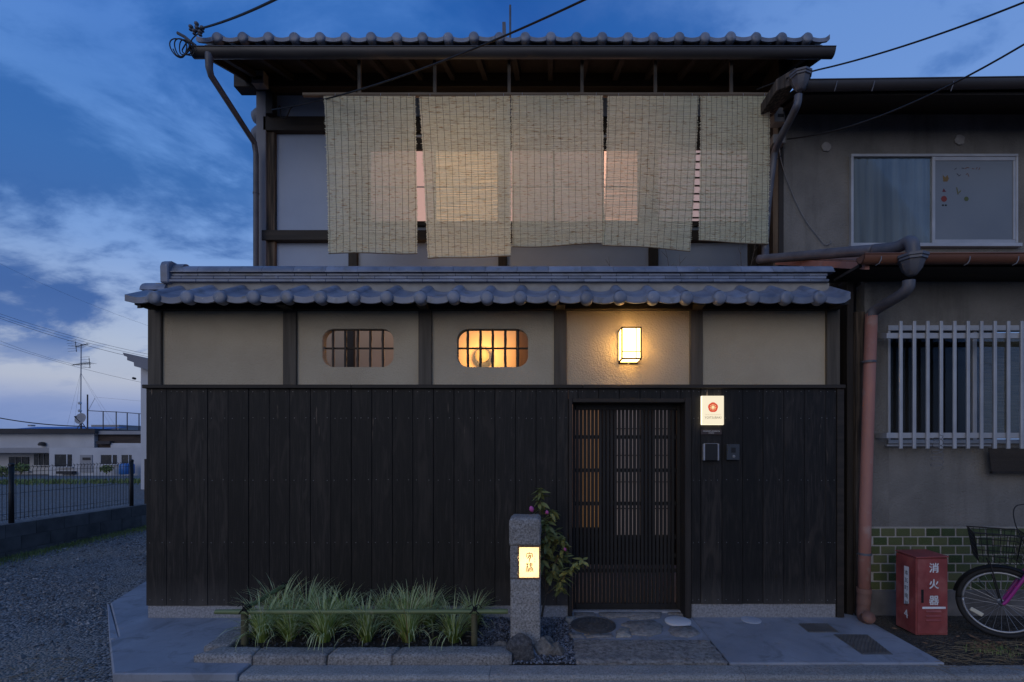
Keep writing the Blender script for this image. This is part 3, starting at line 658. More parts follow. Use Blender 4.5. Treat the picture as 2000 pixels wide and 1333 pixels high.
def eave_tile_mb(x0, x1, ey, ez, slope, length, c0, lip=.052, disc=True, roll=.040, drop=.0):
    b = MB(); n = 18; th = .02
    def h(x):
        u = (x-c0) % TP; return tile_profile(u, roll)
    xs = [x0+(x1-x0)*i/n for i in range(n+1)]
    fr = [Vector((x, ey, ez+h(x))) for x in xs]; bk = [Vector((x, ey+length, ez+h(x)+slope*length)) for x in xs]
    lo = [Vector((x, ey, ez+h(x)*.8-lip)) for x in xs]; lob = [Vector((x, ey+.02, ez+h(x)*.8-lip)) for x in xs]; ub = [Vector((x, ey+length, ez+h(x)+slope*length-th)) for x in xs]
    ui = [Vector((x, ey+.02, ez+h(x)-th)) for x in xs]
    rows = [bk, fr, lo, lob, ui, ub]; m = n+1; vs = [q for r_ in rows for q in r_]; fs = []
    for i in range(len(rows)-1):
        for k in range(n): fs.append((i*m+k, i*m+k+1, (i+1)*m+k+1, (i+1)*m+k))
    fs.append([i*m for i in range(len(rows))]); fs.append([i*m+n for i in range(len(rows))][::-1])
    b.add(vs, fs)
    if disc:
        b.lathe((c0, ey-.016, ez-.016), (0, 1, 0), [(.020, -.010), (.042, -.007), (.053, 0), (.056, .010), (.056, .06)], 20)
        # roll body behind the disc
        nn = 8; vs = []
        for yy in (ey+.02, ey+length+.004):
            for k in range(nn+1):
                a = math.pi*k/nn; vs.append(Vector((c0+.053*math.cos(a), yy, ez-.014+slope*(yy-ey)+.058*math.sin(a))))
        b.add(vs, [(k, k+1, nn+1+k+1, nn+1+k) for k in range(nn)])
    return b
discs = [PX(1601-65*k, EY) for k in range(21)][::-1]
for k, c0 in enumerate(discs):
    x1 = c0+TP if k < 20 else PX(1663, EY)
    jz = rnd.uniform(-.003, .003)
    obj('eave_tile', eave_tile_mb(c0-.004, x1-.006, EY+rnd.uniform(-.003, .003), EZ+jz, sl_*.92, .30, c0), M['tile'], roof, smooth=.8)
obj('verge_tile', eave_tile_mb(PX(241, EY), discs[0]-.010, EY+.012, EZ+.004, sl_*.92, .30, discs[0]-TP+.0, disc=False, roll=.012), M['tile'], roof, smooth=.8)
# rear slope as one wave sheet (never seen from the street)
b = MB(); b.grid(lambda u, t: Vector((discs[0]+u*(discs[-1]+TP-discs[0]), 4.44+t*.31, 2.90-t*.18+tile_profile((u*21*TP) % TP))), 168, 1)
obj('rear_tile', b, M['tile'], roof, smooth=.8, kind='stuff')
# ridge: mortar bed, three courses of flat ridge tiles, round cap tiles
xR0, xR1 = PX(330, 4.36), PX(1612, 4.36)
obj('mortar', MB().box(xR0-.1, xR1+.02, 4.335, 4.465, 2.79, 2.925), M['mortar'], roof)
for c_, (zc, hgt, yf) in enumerate(((2.926, .026, 4.300), (2.956, .026, 4.312), (2.986, .026, 4.324))):
    x = xR0-.001-(.14 if c_ % 2 else 0); step = .288
    while x < xR1:
        xa, xb = max(x, xR0), min(x+step-.003, xR1)
        if xb-xa > .03:
            obj('ridge_tile', MB().prism([(xa, yf, zc), (xa, yf, zc+hgt*.75), (xa, yf+.012, zc+hgt), (xa, 8.80-yf-.012, zc+hgt), (xa, 8.80-yf, zc+hgt*.75), (xa, 8.80-yf, zc)], (xb-xa, 0, 0)), M['tile'], roof, bevel=.002)
        x += step
x = xR0; 
while x < xR1+.05:
    xb = min(x+.286, xR1+.06); b = MB(); prof = []
    for k in range(9):
        a = math.pi*k/8; prof.append((4.40-.082*math.cos(a), 3.016+.078*math.sin(a)))
    prof = [(4.40-.094, 3.014), (4.40-.094, 3.022)]+prof+[(4.494, 3.022), (4.494, 3.014)]
    b.prism([(x, yy, zz_) for yy, zz_ in prof], (xb-x-.0025, 0, 0)); obj('ridge_cap', b, M['tile'], roof, smooth=.5); x += .286
# end ornament and side cap at the alley end
b = MB(); xa = PX(319, 4.33)
prof = [(4.29, 2.915), (4.285, 3.06), (4.30, 3.10), (4.34, 3.122), (4.46, 3.122), (4.50, 3.10), (4.515, 3.06), (4.51, 2.915)]
b.prism([(xa, yy, zz_) for yy, zz_ in prof], (.075, 0, 0)); obj('ridge_end', b, M['tile'], roof, bevel=.008, smooth=.6)
b = MB(); prof = [(4.40-.07*math.cos(math.pi*k/8), 3.03+.085*math.sin(math.pi*k/8)) for k in range(9)]
b.prism([(xa+.075, yy, zz_) for yy, zz_ in prof], (.09, 0, 0)); obj('ridge_end', b, M['tile'], roof, smooth=.6)
b = MB(); prof = [(4.40-.10*math.cos(math.pi*k/8), 2.855+.085*math.sin(math.pi*k/8)) for k in range(9)]
b.prism([(PX(272, 4.3), yy, zz_) for yy, zz_ in prof], (xa+.03-PX(272, 4.3), 0, 0)); obj('verge_cap', b, M['tile'], roof, smooth=.6)
obj('barge_board', MB().prism([(PX(268, 4.1), 4.10, 2.665), (PX(268, 4.1), 4.40, 2.79), (PX(268, 4.1), 4.70, 2.665), (PX(268, 4.1), 4.70, 2.63), (PX(268, 4.1), 4.40, 2.75), (PX(268, 4.1), 4.10, 2.63)], (.03, 0, 0)), M['wood_darkx'], gw)
# gate jambs and lintel
JZ = -.07
obj('gate_jamb', MB().box(PX(1110.5, WY), PX(1118, 4.285), 4.282, 4.52, JZ, 1.888), M['wood_dark'], gw, bevel=.004)
obj('gate_jamb', MB().box(PX(1338, 4.285), PX(1350, 4.285), 4.282, 4.52, JZ, 1.888), M['wood_dark'], gw, bevel=.004)
obj('lintel', MB().box(PX(1118, 4.285)+.001, PX(1338, 4.285)-.001, 4.284, 4.52, 1.848, 1.884), M['wood_darkx'], gw, bevel=.004)
obj('threshold', MB().box(PX(1118, 4.285)+.001, PX(1338, 4.285)-.001, 4.43, 4.55, -.10, -.048), M['plinth'], gw, bevel=.004)
# side return along the alley
obj('side_wall', MB().box(-3.578, -3.50, 4.42, 6.14, -.3, 2.65), M['char'], gw)
obj('side_wall', MB().box(2.50, 2.575, 4.42, 5.58, -.3, 2.95), M['wood_dark'], gw)

# lattice gate
gt = thing('lattice_gate', (.70, 4.48, -.045), 'black wooden lattice sliding gate closed in the plank wall', 'gate')
gx0, gx1 = PX(1119, 4.47), PX(1330, 4.47); GY = 4.455
for a, c in ((gx0, gx0+.022), (gx1-.04, gx1+.0)): obj('stile', MB().box(a, c, GY, GY+.035, -.042, 1.845), M['lattice'], gt, bevel=.002)
obj('rail', MB().box(gx0+.023, gx1-.041, GY, GY+.035, -.042, .010), M['lattice'], gt, bevel=.002)
obj('rail', MB().box(gx0+.023, gx1-.041, GY, GY+.035, 1.795, 1.845), M['lattice'], gt, bevel=.002)
for py in (854, 919, 984, 1049, 1085, 1115):
    zc = PZ(py, GY+.025); obj('rail', MB().box(gx0+.023, gx1-.041, GY+.0215, GY+.034, zc-.017, zc+.017), M['lattice'], gt)
sp = 7.46*4.46/F; x = gx0+.023+.004; k = 0; s0 = None
while x+.026 < gx1-.040:
    if s0 is None:
        s0 = obj('slat', MB().box(x, x+.0262, GY+.001, GY+.021, .0105, 1.7945), M['lattice'], gt, bevel=.0015); sx0 = x; sc0 = WL[s0.name].copy()
    else: dup(s0, gt, sc0+Vector((x-sx0, 0, 0)))
    x += sp
# ================================================================== THE HOUSE
HYF = 6.15
house = thing('townhouse', (-.5, 6.6, -.05), 'two storey wooden townhouse with tiled roof and reed blinds upstairs', 'house')
def hz(py, d=HYF): return PZ(py, d)
def hx(px, d=HYF): return PX(px, d)
XL, XR = hx(519), 2.66
# body: side and rear walls
obj('side_wall', MB().box(-3.70, -3.62, 6.30, 9.6, -.3, 6.0), M['bdark'], house)
obj('side_wall', MB().box(2.58, 2.66, 6.30, 9.6, -.3, 6.0), M['bdark'], house)
obj('rear_wall', MB().box(-3.70, 2.66, 9.6, 9.7, -.3, 6.0), M['bdark'], house)
obj('side_wall', MB().box(2.664, 2.72, 5.60, 6.30, -.3, 6.0), M['wood_dark'], house)
obj('siding', MB().box(hx(500, 6.12), hx(519, 6.12), 6.12, 6.30, 2.2, 5.96), M['siding'], house, bevel=.004)
# plaster panels, storey by storey (upper floor)
posts = [(519.5, 536.5), (680, 697), (973, 990), (1268, 1286), (1463, 1480)]
pxs = [(hx(a), hx(c)) for a, c in posts]
zb1, zt1 = hz(258), hz(230); zb2, zt2 = hz(472), hz(452)
zfl = 3.22
for i, (a, c) in enumerate(pxs):
    obj('post', MB().box(a, c, HYF, HYF+.115, -.05 if i in (0, 4) else 3.24, 6.05), M['wood_old'] if a < -3 else M['wood_dark'], house, bevel=.005)
def panel(x0, x1, z0_, z1_, mat='plaster'): obj('plaster_panel', MB().box(x0, x1, HYF+.05, HYF+.12, z0_, z1_), M[mat], house)
panel(pxs[0][1]-.01, pxs[1][0]+.01, zt1, 6.05); panel(pxs[0][1]-.01, pxs[1][0]+.01, zt2, zb1); panel(pxs[0][1]-.01, pxs[1][0]+.01, zfl, zb2)
panel(pxs[3][1]-.01, pxs[4][0]+.01, zt2, 6.05)
for i in (1, 2): panel(pxs[i][1]-.01, pxs[i+1][0]+.01, zt1, 6.05)
for i in (1, 2, 3): panel(pxs[i][1]-.01, pxs[i+1][0]+.01, zfl, zb2)
zw0, zw1 = hz(432), hz(291)
for i in (1, 2): panel(pxs[i][1]-.01, pxs[i+1][0]+.01, zt2+.001, hz(441))
obj('beam', MB().box(hx(516), pxs[4][1]+.05, HYF-.03, HYF+.10, zb1, zt1), M['wood_darkx'], house, bevel=.006)
obj('beam', MB().box(hx(514), pxs[4][1]+.05, HYF-.04, HYF+.10, zb2, zt2), M['wood_darkx'], house, bevel=.006)
# windows of the upper floor: frosted panes with lamplight behind, dark frame, pale track
for i, panes in ((1, ((703, 720, None), (722, 846, 'w1'), (850, 972, 'w2'))), (2, ((994, 1080, 'w1'), (1083, 1177, 'w1'), (1181, 1246, 'w3'), (1249, 1268, None)))):
    x0, x1 = pxs[i][1], pxs[i+1][0]
    wf = obj('window', MB().box(x0-.01, x1+.01, HYF+.02, HYF+.10, zw1, zb1-.001), M['wood_darkx'], house)
    obj('sill', MB().box(x0-.01, x1+.01, HYF+.0, HYF+.11, hz(441), zw0), M['wood_darkx'], wf, bevel=.004)
    obj('rail', MB().box(x0+.001, x1-.001, HYF+.004, HYF+.019, hz(268), hz(263.5)), M['silver'], wf)
    obj('backing', MB().box(x0-.01, x1+.01, HYF+.075, HYF+.11, zw0+.001, zw1-.001), M['plaster'], wf)
    for a, c, k in panes:
        if k is None:
            obj('sash', MB().box(hx(a), hx(c), HYF+.03, HYF+.07, zw0+.001, zw1-.001), M['wood_dark'], wf, bevel=.003); continue
        if k not in M: M[k] = emat('lit_window_'+k, {'w1': (.80, .47, .40), 'w2': (1.0, .60, .30), 'w3': (1.0, .52, .36)}[k], {'w1': .62, 'w2': 1.35, 'w3': 1.15}[k], (.25, .25, .26))
        obj('pane', MB().box(hx(a), hx(c), HYF+.05, HYF+.055, zw0+.001, zw1-.001), M[k], wf)
        obj('muntin', MB().box(hx(c), hx(c)+.022, HYF+.036, HYF+.07, zw0+.001, zw1-.001), M['wood_dark'], wf)
        zc = hz(362); obj('muntin', MB().box(hx(a), hx(c), HYF+.042, HYF+.049, zc-.008, zc+.008), M['silver'], wf)
# cold lit window with a slatted shade between the last posts
wf = obj('window', MB().box(pxs[3][1], pxs[4][0], HYF+.0, HYF+.05, zw1, zb1-.001), M['wood_darkx'], house)
obj('pane', MB().box(pxs[3][1], pxs[4][0], HYF+.035, HYF+.04, zw0, zw1-.001), emat('lit_window_dim', (.62, .44, .46), .5, (.3, .3, .31)), wf)
for k in range(9):
    zc = hz(432)+(zw1-hz(432))*(k+.5)/9; obj('slat', MB().box(pxs[3][1], pxs[4][0], HYF+.015, HYF+.028, zc-.008, zc+.008), M['wood_darkx'], wf)
obj('sill', MB().box(pxs[3][1], pxs[4][0], HYF+.0, HYF+.05, hz(441), zw0-.001), M['wood_darkx'], wf)
# ground floor seen through the round openings and the lattice
zw = 3.05
M['wood_brown'] = pm('brown_timber', (.10, .055, .03), (.06, .034, .02), 30, stretch=(1, 1, .06), rough=.7, bump=.3)
gx = [-3.49, hx(678), hx(691), hx(1008), hx(1034), hx(1128), hx(1136), hx(1172), hx(1199), hx(1252), hx(1276), hx(1312), 2.58]
def gpan(a, c, z0_, z1_, m): obj('plaster_panel', MB().box(a, c, HYF+.03, HYF+.10, z0_, z1_), m, house)
WP = M['plaster_warm'] = pm('cream_plaster', (.50, .37, .26), (.43, .32, .22), 2, rough=.92, bump=.15, bscale=90, rv=.02)
gpan(-3.49, gx[1]-.001, .30, zw, WP); obj('post', MB().box(gx[1], gx[2], HYF-.005, HYF+.11, -.05, zw+.02), M['wood_dark'], house)
gpan(gx[2]+.001, gx[3]-.001, .30, zw, WP); obj('post', MB().box(gx[3], gx[4], HYF-.05, HYF+.11, -.05, zw+.02), M['wood_brown'], house)
gpan(gx[4]+.001, gx[6]-.003, .42, zw, WP)
obj('glowing_panel', MB().box(gx[6], gx[7]-.001, HYF+.06, HYF+.07, .42, zw), emat('warm_wall_glow', (1.0, .46, .13), .10, (.3, .28, .25)), house)  # added glowing strip, stands in for lamplight on the wall behind the gate
obj('entrance_post', MB().box(gx[7], gx[8], HYF-.01, HYF+.11, -.05, zw+.02), M['wood_dark'], house)
SH = emat('shoji_paper', (.80, .66, .66), .115, (.35, .33, .32))
for a, c in ((gx[8], gx[9]), (gx[10], gx[11])):
    wf = obj('glowing_panel', MB().box(a+.001, c-.001, HYF+.06, HYF+.07, hz(1047), zw), SH, house)
    for k in range(1, 8):
        zc = hz(1047)+(zw-hz(1047))*k/8; obj('muntin', MB().box(a+.002, c-.002, HYF+.045, HYF+.0595, zc-.006, zc+.006), M['wood_dark'], wf)
obj('entrance_post', MB().box(gx[9], gx[10], HYF-.01, HYF+.11, -.05, zw+.02), M['wood_dark'], house)
obj('entrance_post', MB().box(gx[11], 2.58, HYF-.01, HYF+.11, -.05, zw+.02), M['wood_dark'], house)
for a, c, t_ in ((-3.49, gx[1]-.002, .298), (gx[2]+.002, gx[3]-.002, .298), (gx[4]+.002, gx[7]-.002, .418), (gx[8]+.001, gx[9]-.001, hz(1047)-.002), (gx[10]+.001, gx[11]-.001, hz(1047)-.002)):
    obj('wainscot', MB().box(a, c, HYF+.02, HYF+.10, -.05, t_), M['char'], house)
obj('beam', MB().box(-3.6, 2.6, HYF-.02, HYF+.13, zw+.021, zw+.16), M['wood_darkx'], house)
# porch lamp on the house wall, seen through the second opening
lp = P(941, 694, 6.02); pl = thing('porch_lamp', (lp.x, HYF+.03, lp.z), 'small glowing porch bulb behind the brightly lit round barred opening', 'lamp')
obj('backplate', MB().lathe((lp.x, HYF+.03, lp.z), (0, -1, 0), [(.05, 0), (.05, .02), (.03, .035)], 24), M['silver'], pl, smooth=.6)
obj('shade', MB().lathe((lp.x, HYF-.105, lp.z), (0, -1, 0), [(.088, -.004), (.088, .0), (.02, .012)], 32), M['wood_post'], pl, smooth=.6)
obj('bulb', MB().lathe((lp.x, HYF-.02, lp.z), (0, -1, 0), [(.012, 0), (.024, .02), (.03, .045), (.024, .07), (.008, .08)], 16), emat('bulb', (1, .78, .42), 14), pl, smooth=3)
def point(name, loc, e, col, r, parent=None):
    d = bpy.data.lights.new(name, 'POINT'); d.energy = e; d.color = col; d.shadow_soft_size = r
    o = bpy.data.objects.new(name, d); COL.objects.link(o); o.parent = parent; o.location = Vector(loc)-wloc(parent); return o
point('bulb_light', (lp.x+.02, HYF-.30, lp.z+.02), 26, (1, .50, .14), .04, pl)

# ---- main roof
ey, ez = 65*EY/50.1, 5.915       # 5.255
UE = PX(0, 1)
XE0, XE1 = PX(383, ey), PX(1622, ey)
sl2 = math.tan(math.radians(21.8))
ry = 9.2; rz = ez-.03+(ry-ey)*sl2
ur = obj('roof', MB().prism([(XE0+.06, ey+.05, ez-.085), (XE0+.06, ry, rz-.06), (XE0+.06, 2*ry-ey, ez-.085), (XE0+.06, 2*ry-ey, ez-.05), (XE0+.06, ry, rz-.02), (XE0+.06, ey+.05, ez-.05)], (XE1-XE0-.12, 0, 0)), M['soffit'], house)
ud = [PX(1577-50.1*k, ey) for k in range(24)][::-1]
proto = None
for k, c0 in enumerate(ud):
    x1 = c0+TP if k < 23 else XE1
    o = obj('eave_tile', eave_tile_mb(c0-.004, x1-.004, ey+rnd.uniform(-.004, .004), ez+rnd.uniform(-.004, .004), sl2, .30, c0, lip=.045, roll=.046), M['tile'], ur, smooth=.8)
obj('eave_tile', eave_tile_mb(XE0, ud[0]-.008, ey, ez, sl2, .30, ud[0]-TP, disc=False), M['tile'], ur, smooth=.8)
b = MB()
for r_ in range(1, 14):
    y0 = ey+.27*r_; zz0 = ez+sl2*.27*r_+.012
    b.grid(lambda u, t: Vector((XE0+u*(XE1-XE0), y0+t*.30, zz0+t*.30*sl2-(.018 if t < .01 else 0)+tile_profile(((XE0+u*(XE1-XE0))-ud[0]) % TP, .046))), 260, 2)
obj('roof_tile', b, M['tile'], ur, smooth=.8, kind='stuff')
obj('ridge', MB().box(XE0, XE1, ry-.10, ry+.10, rz-.02, rz+.22), M['tile'], ur, bevel=.03)
for k in range(17):
    xx = XE0+.22+k*(XE1-XE0-.44)/16
    obj('rafter', MB().prism([(xx-.03, ey+.10, ez-.16), (xx-.03, HYF+.25, ez-.16+(HYF+.15-ey)*sl2), (xx-.03, HYF+.25, ez-.09+(HYF+.15-ey)*sl2), (xx-.03, ey+.10, ez-.09)], (.06, 0, 0)), M['soffit'], ur)
obj('fascia', MB().box(XE0+.06, XE1-.06, ey+.055, ey+.085, ez-.15, ez-.053), M['wood_darkx'], ur)
for xx in (XE0+.03, XE1-.06):
    obj('barge_board', MB().prism([(xx, ey+.05, ez-.18), (xx, ry, rz-.16), (xx, ry, rz-.04), (xx, ey+.05, ez-.06)], (.03, 0, 0)), M['wood_darkx'], ur)
obj('purlin', MB().box(PX(462, 6.1), 3.0, 6.04, 6.20, 5.955, 6.13), M['wood_darkx'], house, bevel=.006)
# gutter: half-round trough with its brackets
gy, gz0 = 5.15, PZ(91, 5.15); ga, gb = PX(369, gy), PX(1633, gy)
def trough(x0, x1, y, z, r, name, mat, parent, skew=0):
    b = MB(); prof = []
    for k in range(13): a = math.pi*k/12; prof.append((y-r*math.cos(a), z-r*math.sin(a)*1.25))
    for k in range(13): a = math.pi*(12-k)/12; prof.append((y-(r-.006)*math.cos(a), z-(r-.006)*math.sin(a)*1.25))
    b.prism([(x0, yy, zz_) for yy, zz_ in prof], (x1-x0, 0, 0))
    for v_ in b.v:
        if skew: v_.z += skew*(v_.x-x0)
    o = obj(name, b, mat, parent, smooth=.6)
    for xx in (x0, x1-.004):
        c = MB().prism([(xx, yy, zz_+(skew*(xx-x0))) for yy, zz_ in prof[:13]], (.004, 0, 0)); obj('end_cap', c, mat, o)
    b = MB().tube([(x0, y-r, z), (x1, y-r, z+skew*(x1-x0))], .007, 8); obj('lip', b, mat, o, smooth=1)
    return o
trough(ga, gb, gy+.06, gz0, .062, 'gutter', M['gutter'], house)
# downpipe at the alley corner
dx = -3.648
dp = obj('downpipe', MB().tube([(dx, 5.19, gz0-.05), (dx, 5.19, gz0-.20), (dx, 5.22, gz0-.26), (dx, 5.98, 5.22), (dx, 6.02, 5.10), (dx, 6.02, 2.4)], [.040, .036, .033, .033, .031, .031], 14), M['pipe_grey'], house, smooth=.9)
for zz_ in (4.6, 3.4): obj('clip', MB().lathe((dx, 6.02, zz_), (0, 0, 1), [(.036, 0), (.036, .02)], 14), M['pipe_grey'], dp, smooth=.6)
# boxes, insulators and wiring at the corner
def devbox(label, x0, x1, y0_, y1_, py0, py1, mat, name='junction_box', lid=None):
    t = thing(name, (PX((x0+x1)/2, y0_), y1_, PZ(py1, y0_)), label, 'junction box')
    obj('case', MB().box(PX(x0, y0_), PX(x1, y0_), y0_, y1_, PZ(py1, y0_), PZ(py0, y0_)), M[mat], t, bevel=.006)
    if lid: obj('window', MB().box(PX(lid[0], y0_), PX(lid[2], y0_), y0_-.004, y0_+.004, PZ(lid[3], y0_), PZ(lid[1], y0_)), M['black'], t)
    return t
devbox('grey box with a dark slot under the eave at the drainpipe corner', 491, 515, 5.92, 6.03, 137, 163, 'box_grey', lid=(494, 149, 512, 156))
devbox('dark switch box on the corner post above the first wooden beam', 518, 533, 6.06, 6.148, 178, 222, 'black')
devbox('pale grey meter box with a blue dark slot beside the last blind', 1512, 1534, 5.50, 5.615, 210, 238, 'box_grey', lid=(1519, 223, 1531, 229))
devbox('small pale grey terminal box with dangling wires below the meter box', 1510, 1535, 5.50, 5.615, 262, 279, 'box_grey')
for k, (py, lb) in enumerate(((200, 'upper dark round horn shaped cover on the alley side of the corner'), (236, 'lower dark round horn shaped cover on the alley side of the corner'))):
    c = P(497, py, 6.05)
    t = thing('round_cover', (c.x, c.y, c.z), lb, 'vent cover', 'round covers on the alley wall')
    obj('hood', MB().lathe((-3.70, 6.33, c.z), (-1, 0, 0), [(.10, 0), (.115, .03), (.105, .10), (.07, .16), (.02, .18)], 20), M['siding'], t, smooth=1)
def cable(name, pts, r, mat, label, cat='cable', group=None, n=6): return obj(name, MB().tube(pts, r, n), M[mat], None, smooth=2, label=label, cat=cat, group=group)
def curve(pts, n=8):
    pts = [Vector(p) for p in pts]; out = []
    for i in range(len(pts)-1):
        p0, p1, p2, p3 = pts[max(i-1, 0)], pts[i], pts[i+1], pts[min(i+2, len(pts)-1)]
        for k in range(n):
            t = k/n; out.append(.5*((2*p1)+(p2-p0)*t+(2*p0-5*p1+4*p2-p3)*t*t+(3*p1-p0-3*p2+p3)*t**3))
    out.append(pts[-1]); return out
cable('looped_cable', curve([P(541, 213, 6.0), P(547, 208, 6.0), P(548, 225, 6.02), P(552, 231, 6.03), P(560, 228, 6.02), P(568, 212, 6.0), P(576, 206, 5.95)]), .007, 'wire', 'short black drip loop of cable on the white panel near the corner post')
def onward(pts):
    d_ = (pts[-1]-pts[-2]).normalized(); return pts+[pts[-1]+d_*k for k in (1.5, 4, 8, 14)]
# cable climbing from the corner post across the blinds to a pole behind the photographer
cable('service_cable', onward(wirepts(P(531, 215, 6.05), P(1150, -4, 3.6), .12, 24)), .0085, 'wire', 'dark service cable rising from the corner post across the reed blinds')
cable('service_cable', onward(wirepts(P(384, 58, 5.2), P(560, -12, 3.9), .03, 12)), .010, 'wire', 'dark service cable leaving the roof corner bracket into the sky')
cable('service_cable', onward(curve([P(1478, 175, 5.35), P(1535, 154, 5.1), P(1540, 152, 5.0)]+wirepts(P(1593, 138, 4.9), P(2080, -28, 3.4), .05, 10))), .0075, 'wire', 'dark service cable passing the rain hopper above the neighbouring roof')
cable('service_cable', onward(wirepts(P(1538, 272, 5.5), P(2080, 38, 3.3), .16, 20)), .0075, 'wire', 'dark service cable sagging past the round plaster vents of the neighbour')
cable('hook_wire', curve([P(1522, 285, 5.56), P(1527, 320, 5.59), P(1545, 372, 5.6), P(1570, 425, 5.6), P(1600, 466, 5.6), P(1612, 478, 5.6), P(1622, 475, 5.6), P(1622, 470, 5.6)]), .005, 'wire_grey', 'pale loose wire hooked down the neighbouring grey wall')
cable('looped_cable', curve([P(1513, 268, 5.52), P(1509, 290, 5.52), P(1516, 311, 5.5), P(1528, 300, 5.5), P(1530, 282, 5.5)]), .006, 'wire', 'black cable loop hanging under the small terminal box')
cb = thing('cable_bracket', tuple(P(384, 75, 5.15)), 'bracket at the roof corner with insulators and coiled black cable', 'cable bracket')
obj('arm', MB().tube([P(347, 65, 5.15), P(360, 72, 5.15), P(382, 90, 5.17)], .016, 8), M['pipe_grey'], cb)
for px_, py_ in ((373, 55), (384, 49), (395, 57), (380, 63), (391, 65), (385, 57)): obj('insulator', MB().lathe(P(px_, py_, 5.15), (.2, -.3, 1), [(.012, -.03), (.022, -.02), (.014, -.008), (.024, .006), (.02, .022), (.008, .03)], 10), M['pipe_grey'], cb, smooth=1)
for k in range(4):
    c = P(350+k*2, 93+k, 5.13); ra, rb = .085-.008*k, .105-.012*k; th = .5-.13*k
    obj('coil', MB().tube([c+Vector((ra*math.cos(a)*math.cos(th)-rb*math.sin(a)*math.sin(th)+.02*k, .015*math.sin(a*2+k), ra*math.cos(a)*math.sin(th)+rb*math.sin(a)*math.cos(th))) for a in [2*math.pi*i/26 for i in range(27)]], .006, 6), M['wire'], cb, smooth=2)
obj('lead', MB().tube(curve([P(395, 60, 5.15), P(376, 76, 5.14), P(368, 95, 5.12), P(358, 110, 5.12), P(345, 108, 5.12), P(338, 96, 5.12)]), .006, 6), M['wire'], cb, smooth=2)
am = thing('roof_mast', tuple(P(997, 60, 9.0)), 'thin grey mast with a short fin rising behind the roof tiles', 'antenna')
obj('pole', MB().tube([(PX(996.5, 9), 9.0, rz+.15), (PX(996.5, 9), 9.0, PZ(11, 9))], .020, 8), M['pipe_grey'], am, smooth=1)
obj('fin', MB().prism([(PX(988, 9), 9.0, rz+.1), (PX(993, 9), 9.0, rz+.1), (PX(987.5, 9), 9.0, PZ(43, 9)), (PX(981, 9), 9.0, PZ(43, 9)), (PX(982, 9), 9.0, rz+.1)], (0, .05, 0)), M['pipe_grey'], am)

# ---- pole the blinds hang from
BD = 5.42
bp = thing('blind_pole', (PX(1040, BD), BD, PZ(183, BD)), 'long weathered bamboo pole the five reed blinds hang from', 'pole')
obj('pole', MB().tube([(PX(590, BD)+k*(PX(1512, BD)-PX(590, BD))/24, BD+.028, PZ(182.5, BD)+(.001 if k % 2 else 0)) for k in range(25)], [.024+(.0025 if k % 4 == 2 else 0) for k in range(25)], 12), M['pole_old'], bp, smooth=1)
for px_ in (700, 848, 994, 1137, 1281, 1430):
    xx = PX(px_, BD); obj('hanger', MB().box(xx-.018, xx+.018, BD+.02, BD+.045, PZ(178, BD)-.002, 5.86), M['wood_post'], bp)
def blind(tl, tr, bl, br, label, bow, swing, seed):
    r = random.Random(seed); rows = 330; nc = 10
    (tlx, tly), (trx, try_), (blx, bly), (brx, bry) = tl, tr, bl, br
    A, B_, C_, D_ = P(tlx, tly, BD), P(trx, try_, BD), P(blx, bly, BD+swing), P(brx, bry, BD+swing)
    def S(u, t):
        p = A.lerp(B_, u).lerp(C_.lerp(D_, u), t)
        e = math.sin(math.pi*t); p.x += bow[0]*e*.5
        p.y += .030*math.sin(3.1*t+seed)*t+bow[1]*(u-.5)**2*t+.011*math.sin(7*u+seed*2)*t
        p.z += .004*math.sin(u*5+seed)*t; return p
    t_ = thing('reed_blind', tuple(S(.5, 0)), label, 'blind', 'reed blinds under the upper eave')
    b = MB(); hh = S(.5, 0).z-S(.5, 1).z; hgt = hh/rows*.46
    for i in range(rows):
        t = (i+.5)/rows; e0, e1 = r.gauss(0, .0035)-(.012 if r.random() < .05 else 0), r.gauss(0, .0035)+(.012 if r.random() < .05 else 0); vs = []; dz = r.uniform(-.0006, .0006); th = r.uniform(.0016, .0026)
        wob = r.uniform(-.0012, .0012)
        for j in range(nc+1):
            u = j/nc; p = S(u, t); p.x += e0*(1-u)+e1*u; p.z += dz+wob*math.sin(u*9+i)
            vs += [p+Vector((0, 0, hgt)), p+Vector((0, -th, 0)), p+Vector((0, 0, -hgt))]
        b.add(vs, [f for j in range(nc) for f in ((3*j, 3*j+1, 3*j+4, 3*j+3), (3*j+1, 3*j+2, 3*j+5, 3*j+4))])
    obj('reeds', b, M['reed'], t_, recalc=False, kind='stuff')
    u = .02
    while u < .995:
        du = r.uniform(-.004, .004)
        pts = [S(u+du, k/30)+Vector((.0016*math.sin(k*1.7+u*30), -.0042, 0)) for k in range(31)]
        obj('cord', MB().tube(pts, 0.0016, 4, cap=False), M['rope'], t_, recalc=False); u += .0745+r.uniform(-.006, .006)
    obj('batten', MB().tube([S(k/8, -.002)+Vector((0, .004, 0)) for k in range(9)], .006, 6), M['pole_old'], t_)
    obj('batten', MB().tube([S(k/8, 1.002)+Vector((0, .004, 0)) for k in range(9)], .005, 6), M['pole_old'], t_)
    for k in (.12, .62, .93):
        p = S(k, 0); obj('hook', MB().tube([p, p+Vector((0, .002, .03)), p+Vector((0, .028, .055))], .003, 5), M['chrome'], t_)
blind((633, 188), (811, 188), (642, 496), (815.5, 495.5), 'reed blind nearest the drainpipe, hanging straight with a level hem', (0, .03), .03, 1)
blind((818.5, 189), (996, 188), (836, 506), (998, 501), 'reed blind hanging lowest of all, its sides pulled toward the middle blind', (.012, .08), -.02, 2)
blind((998.5, 187), (1177, 187), (1001, 483), (1181, 476), 'middle reed blind of the five, its hem rising to one corner', (0, -.05), .06, 3)
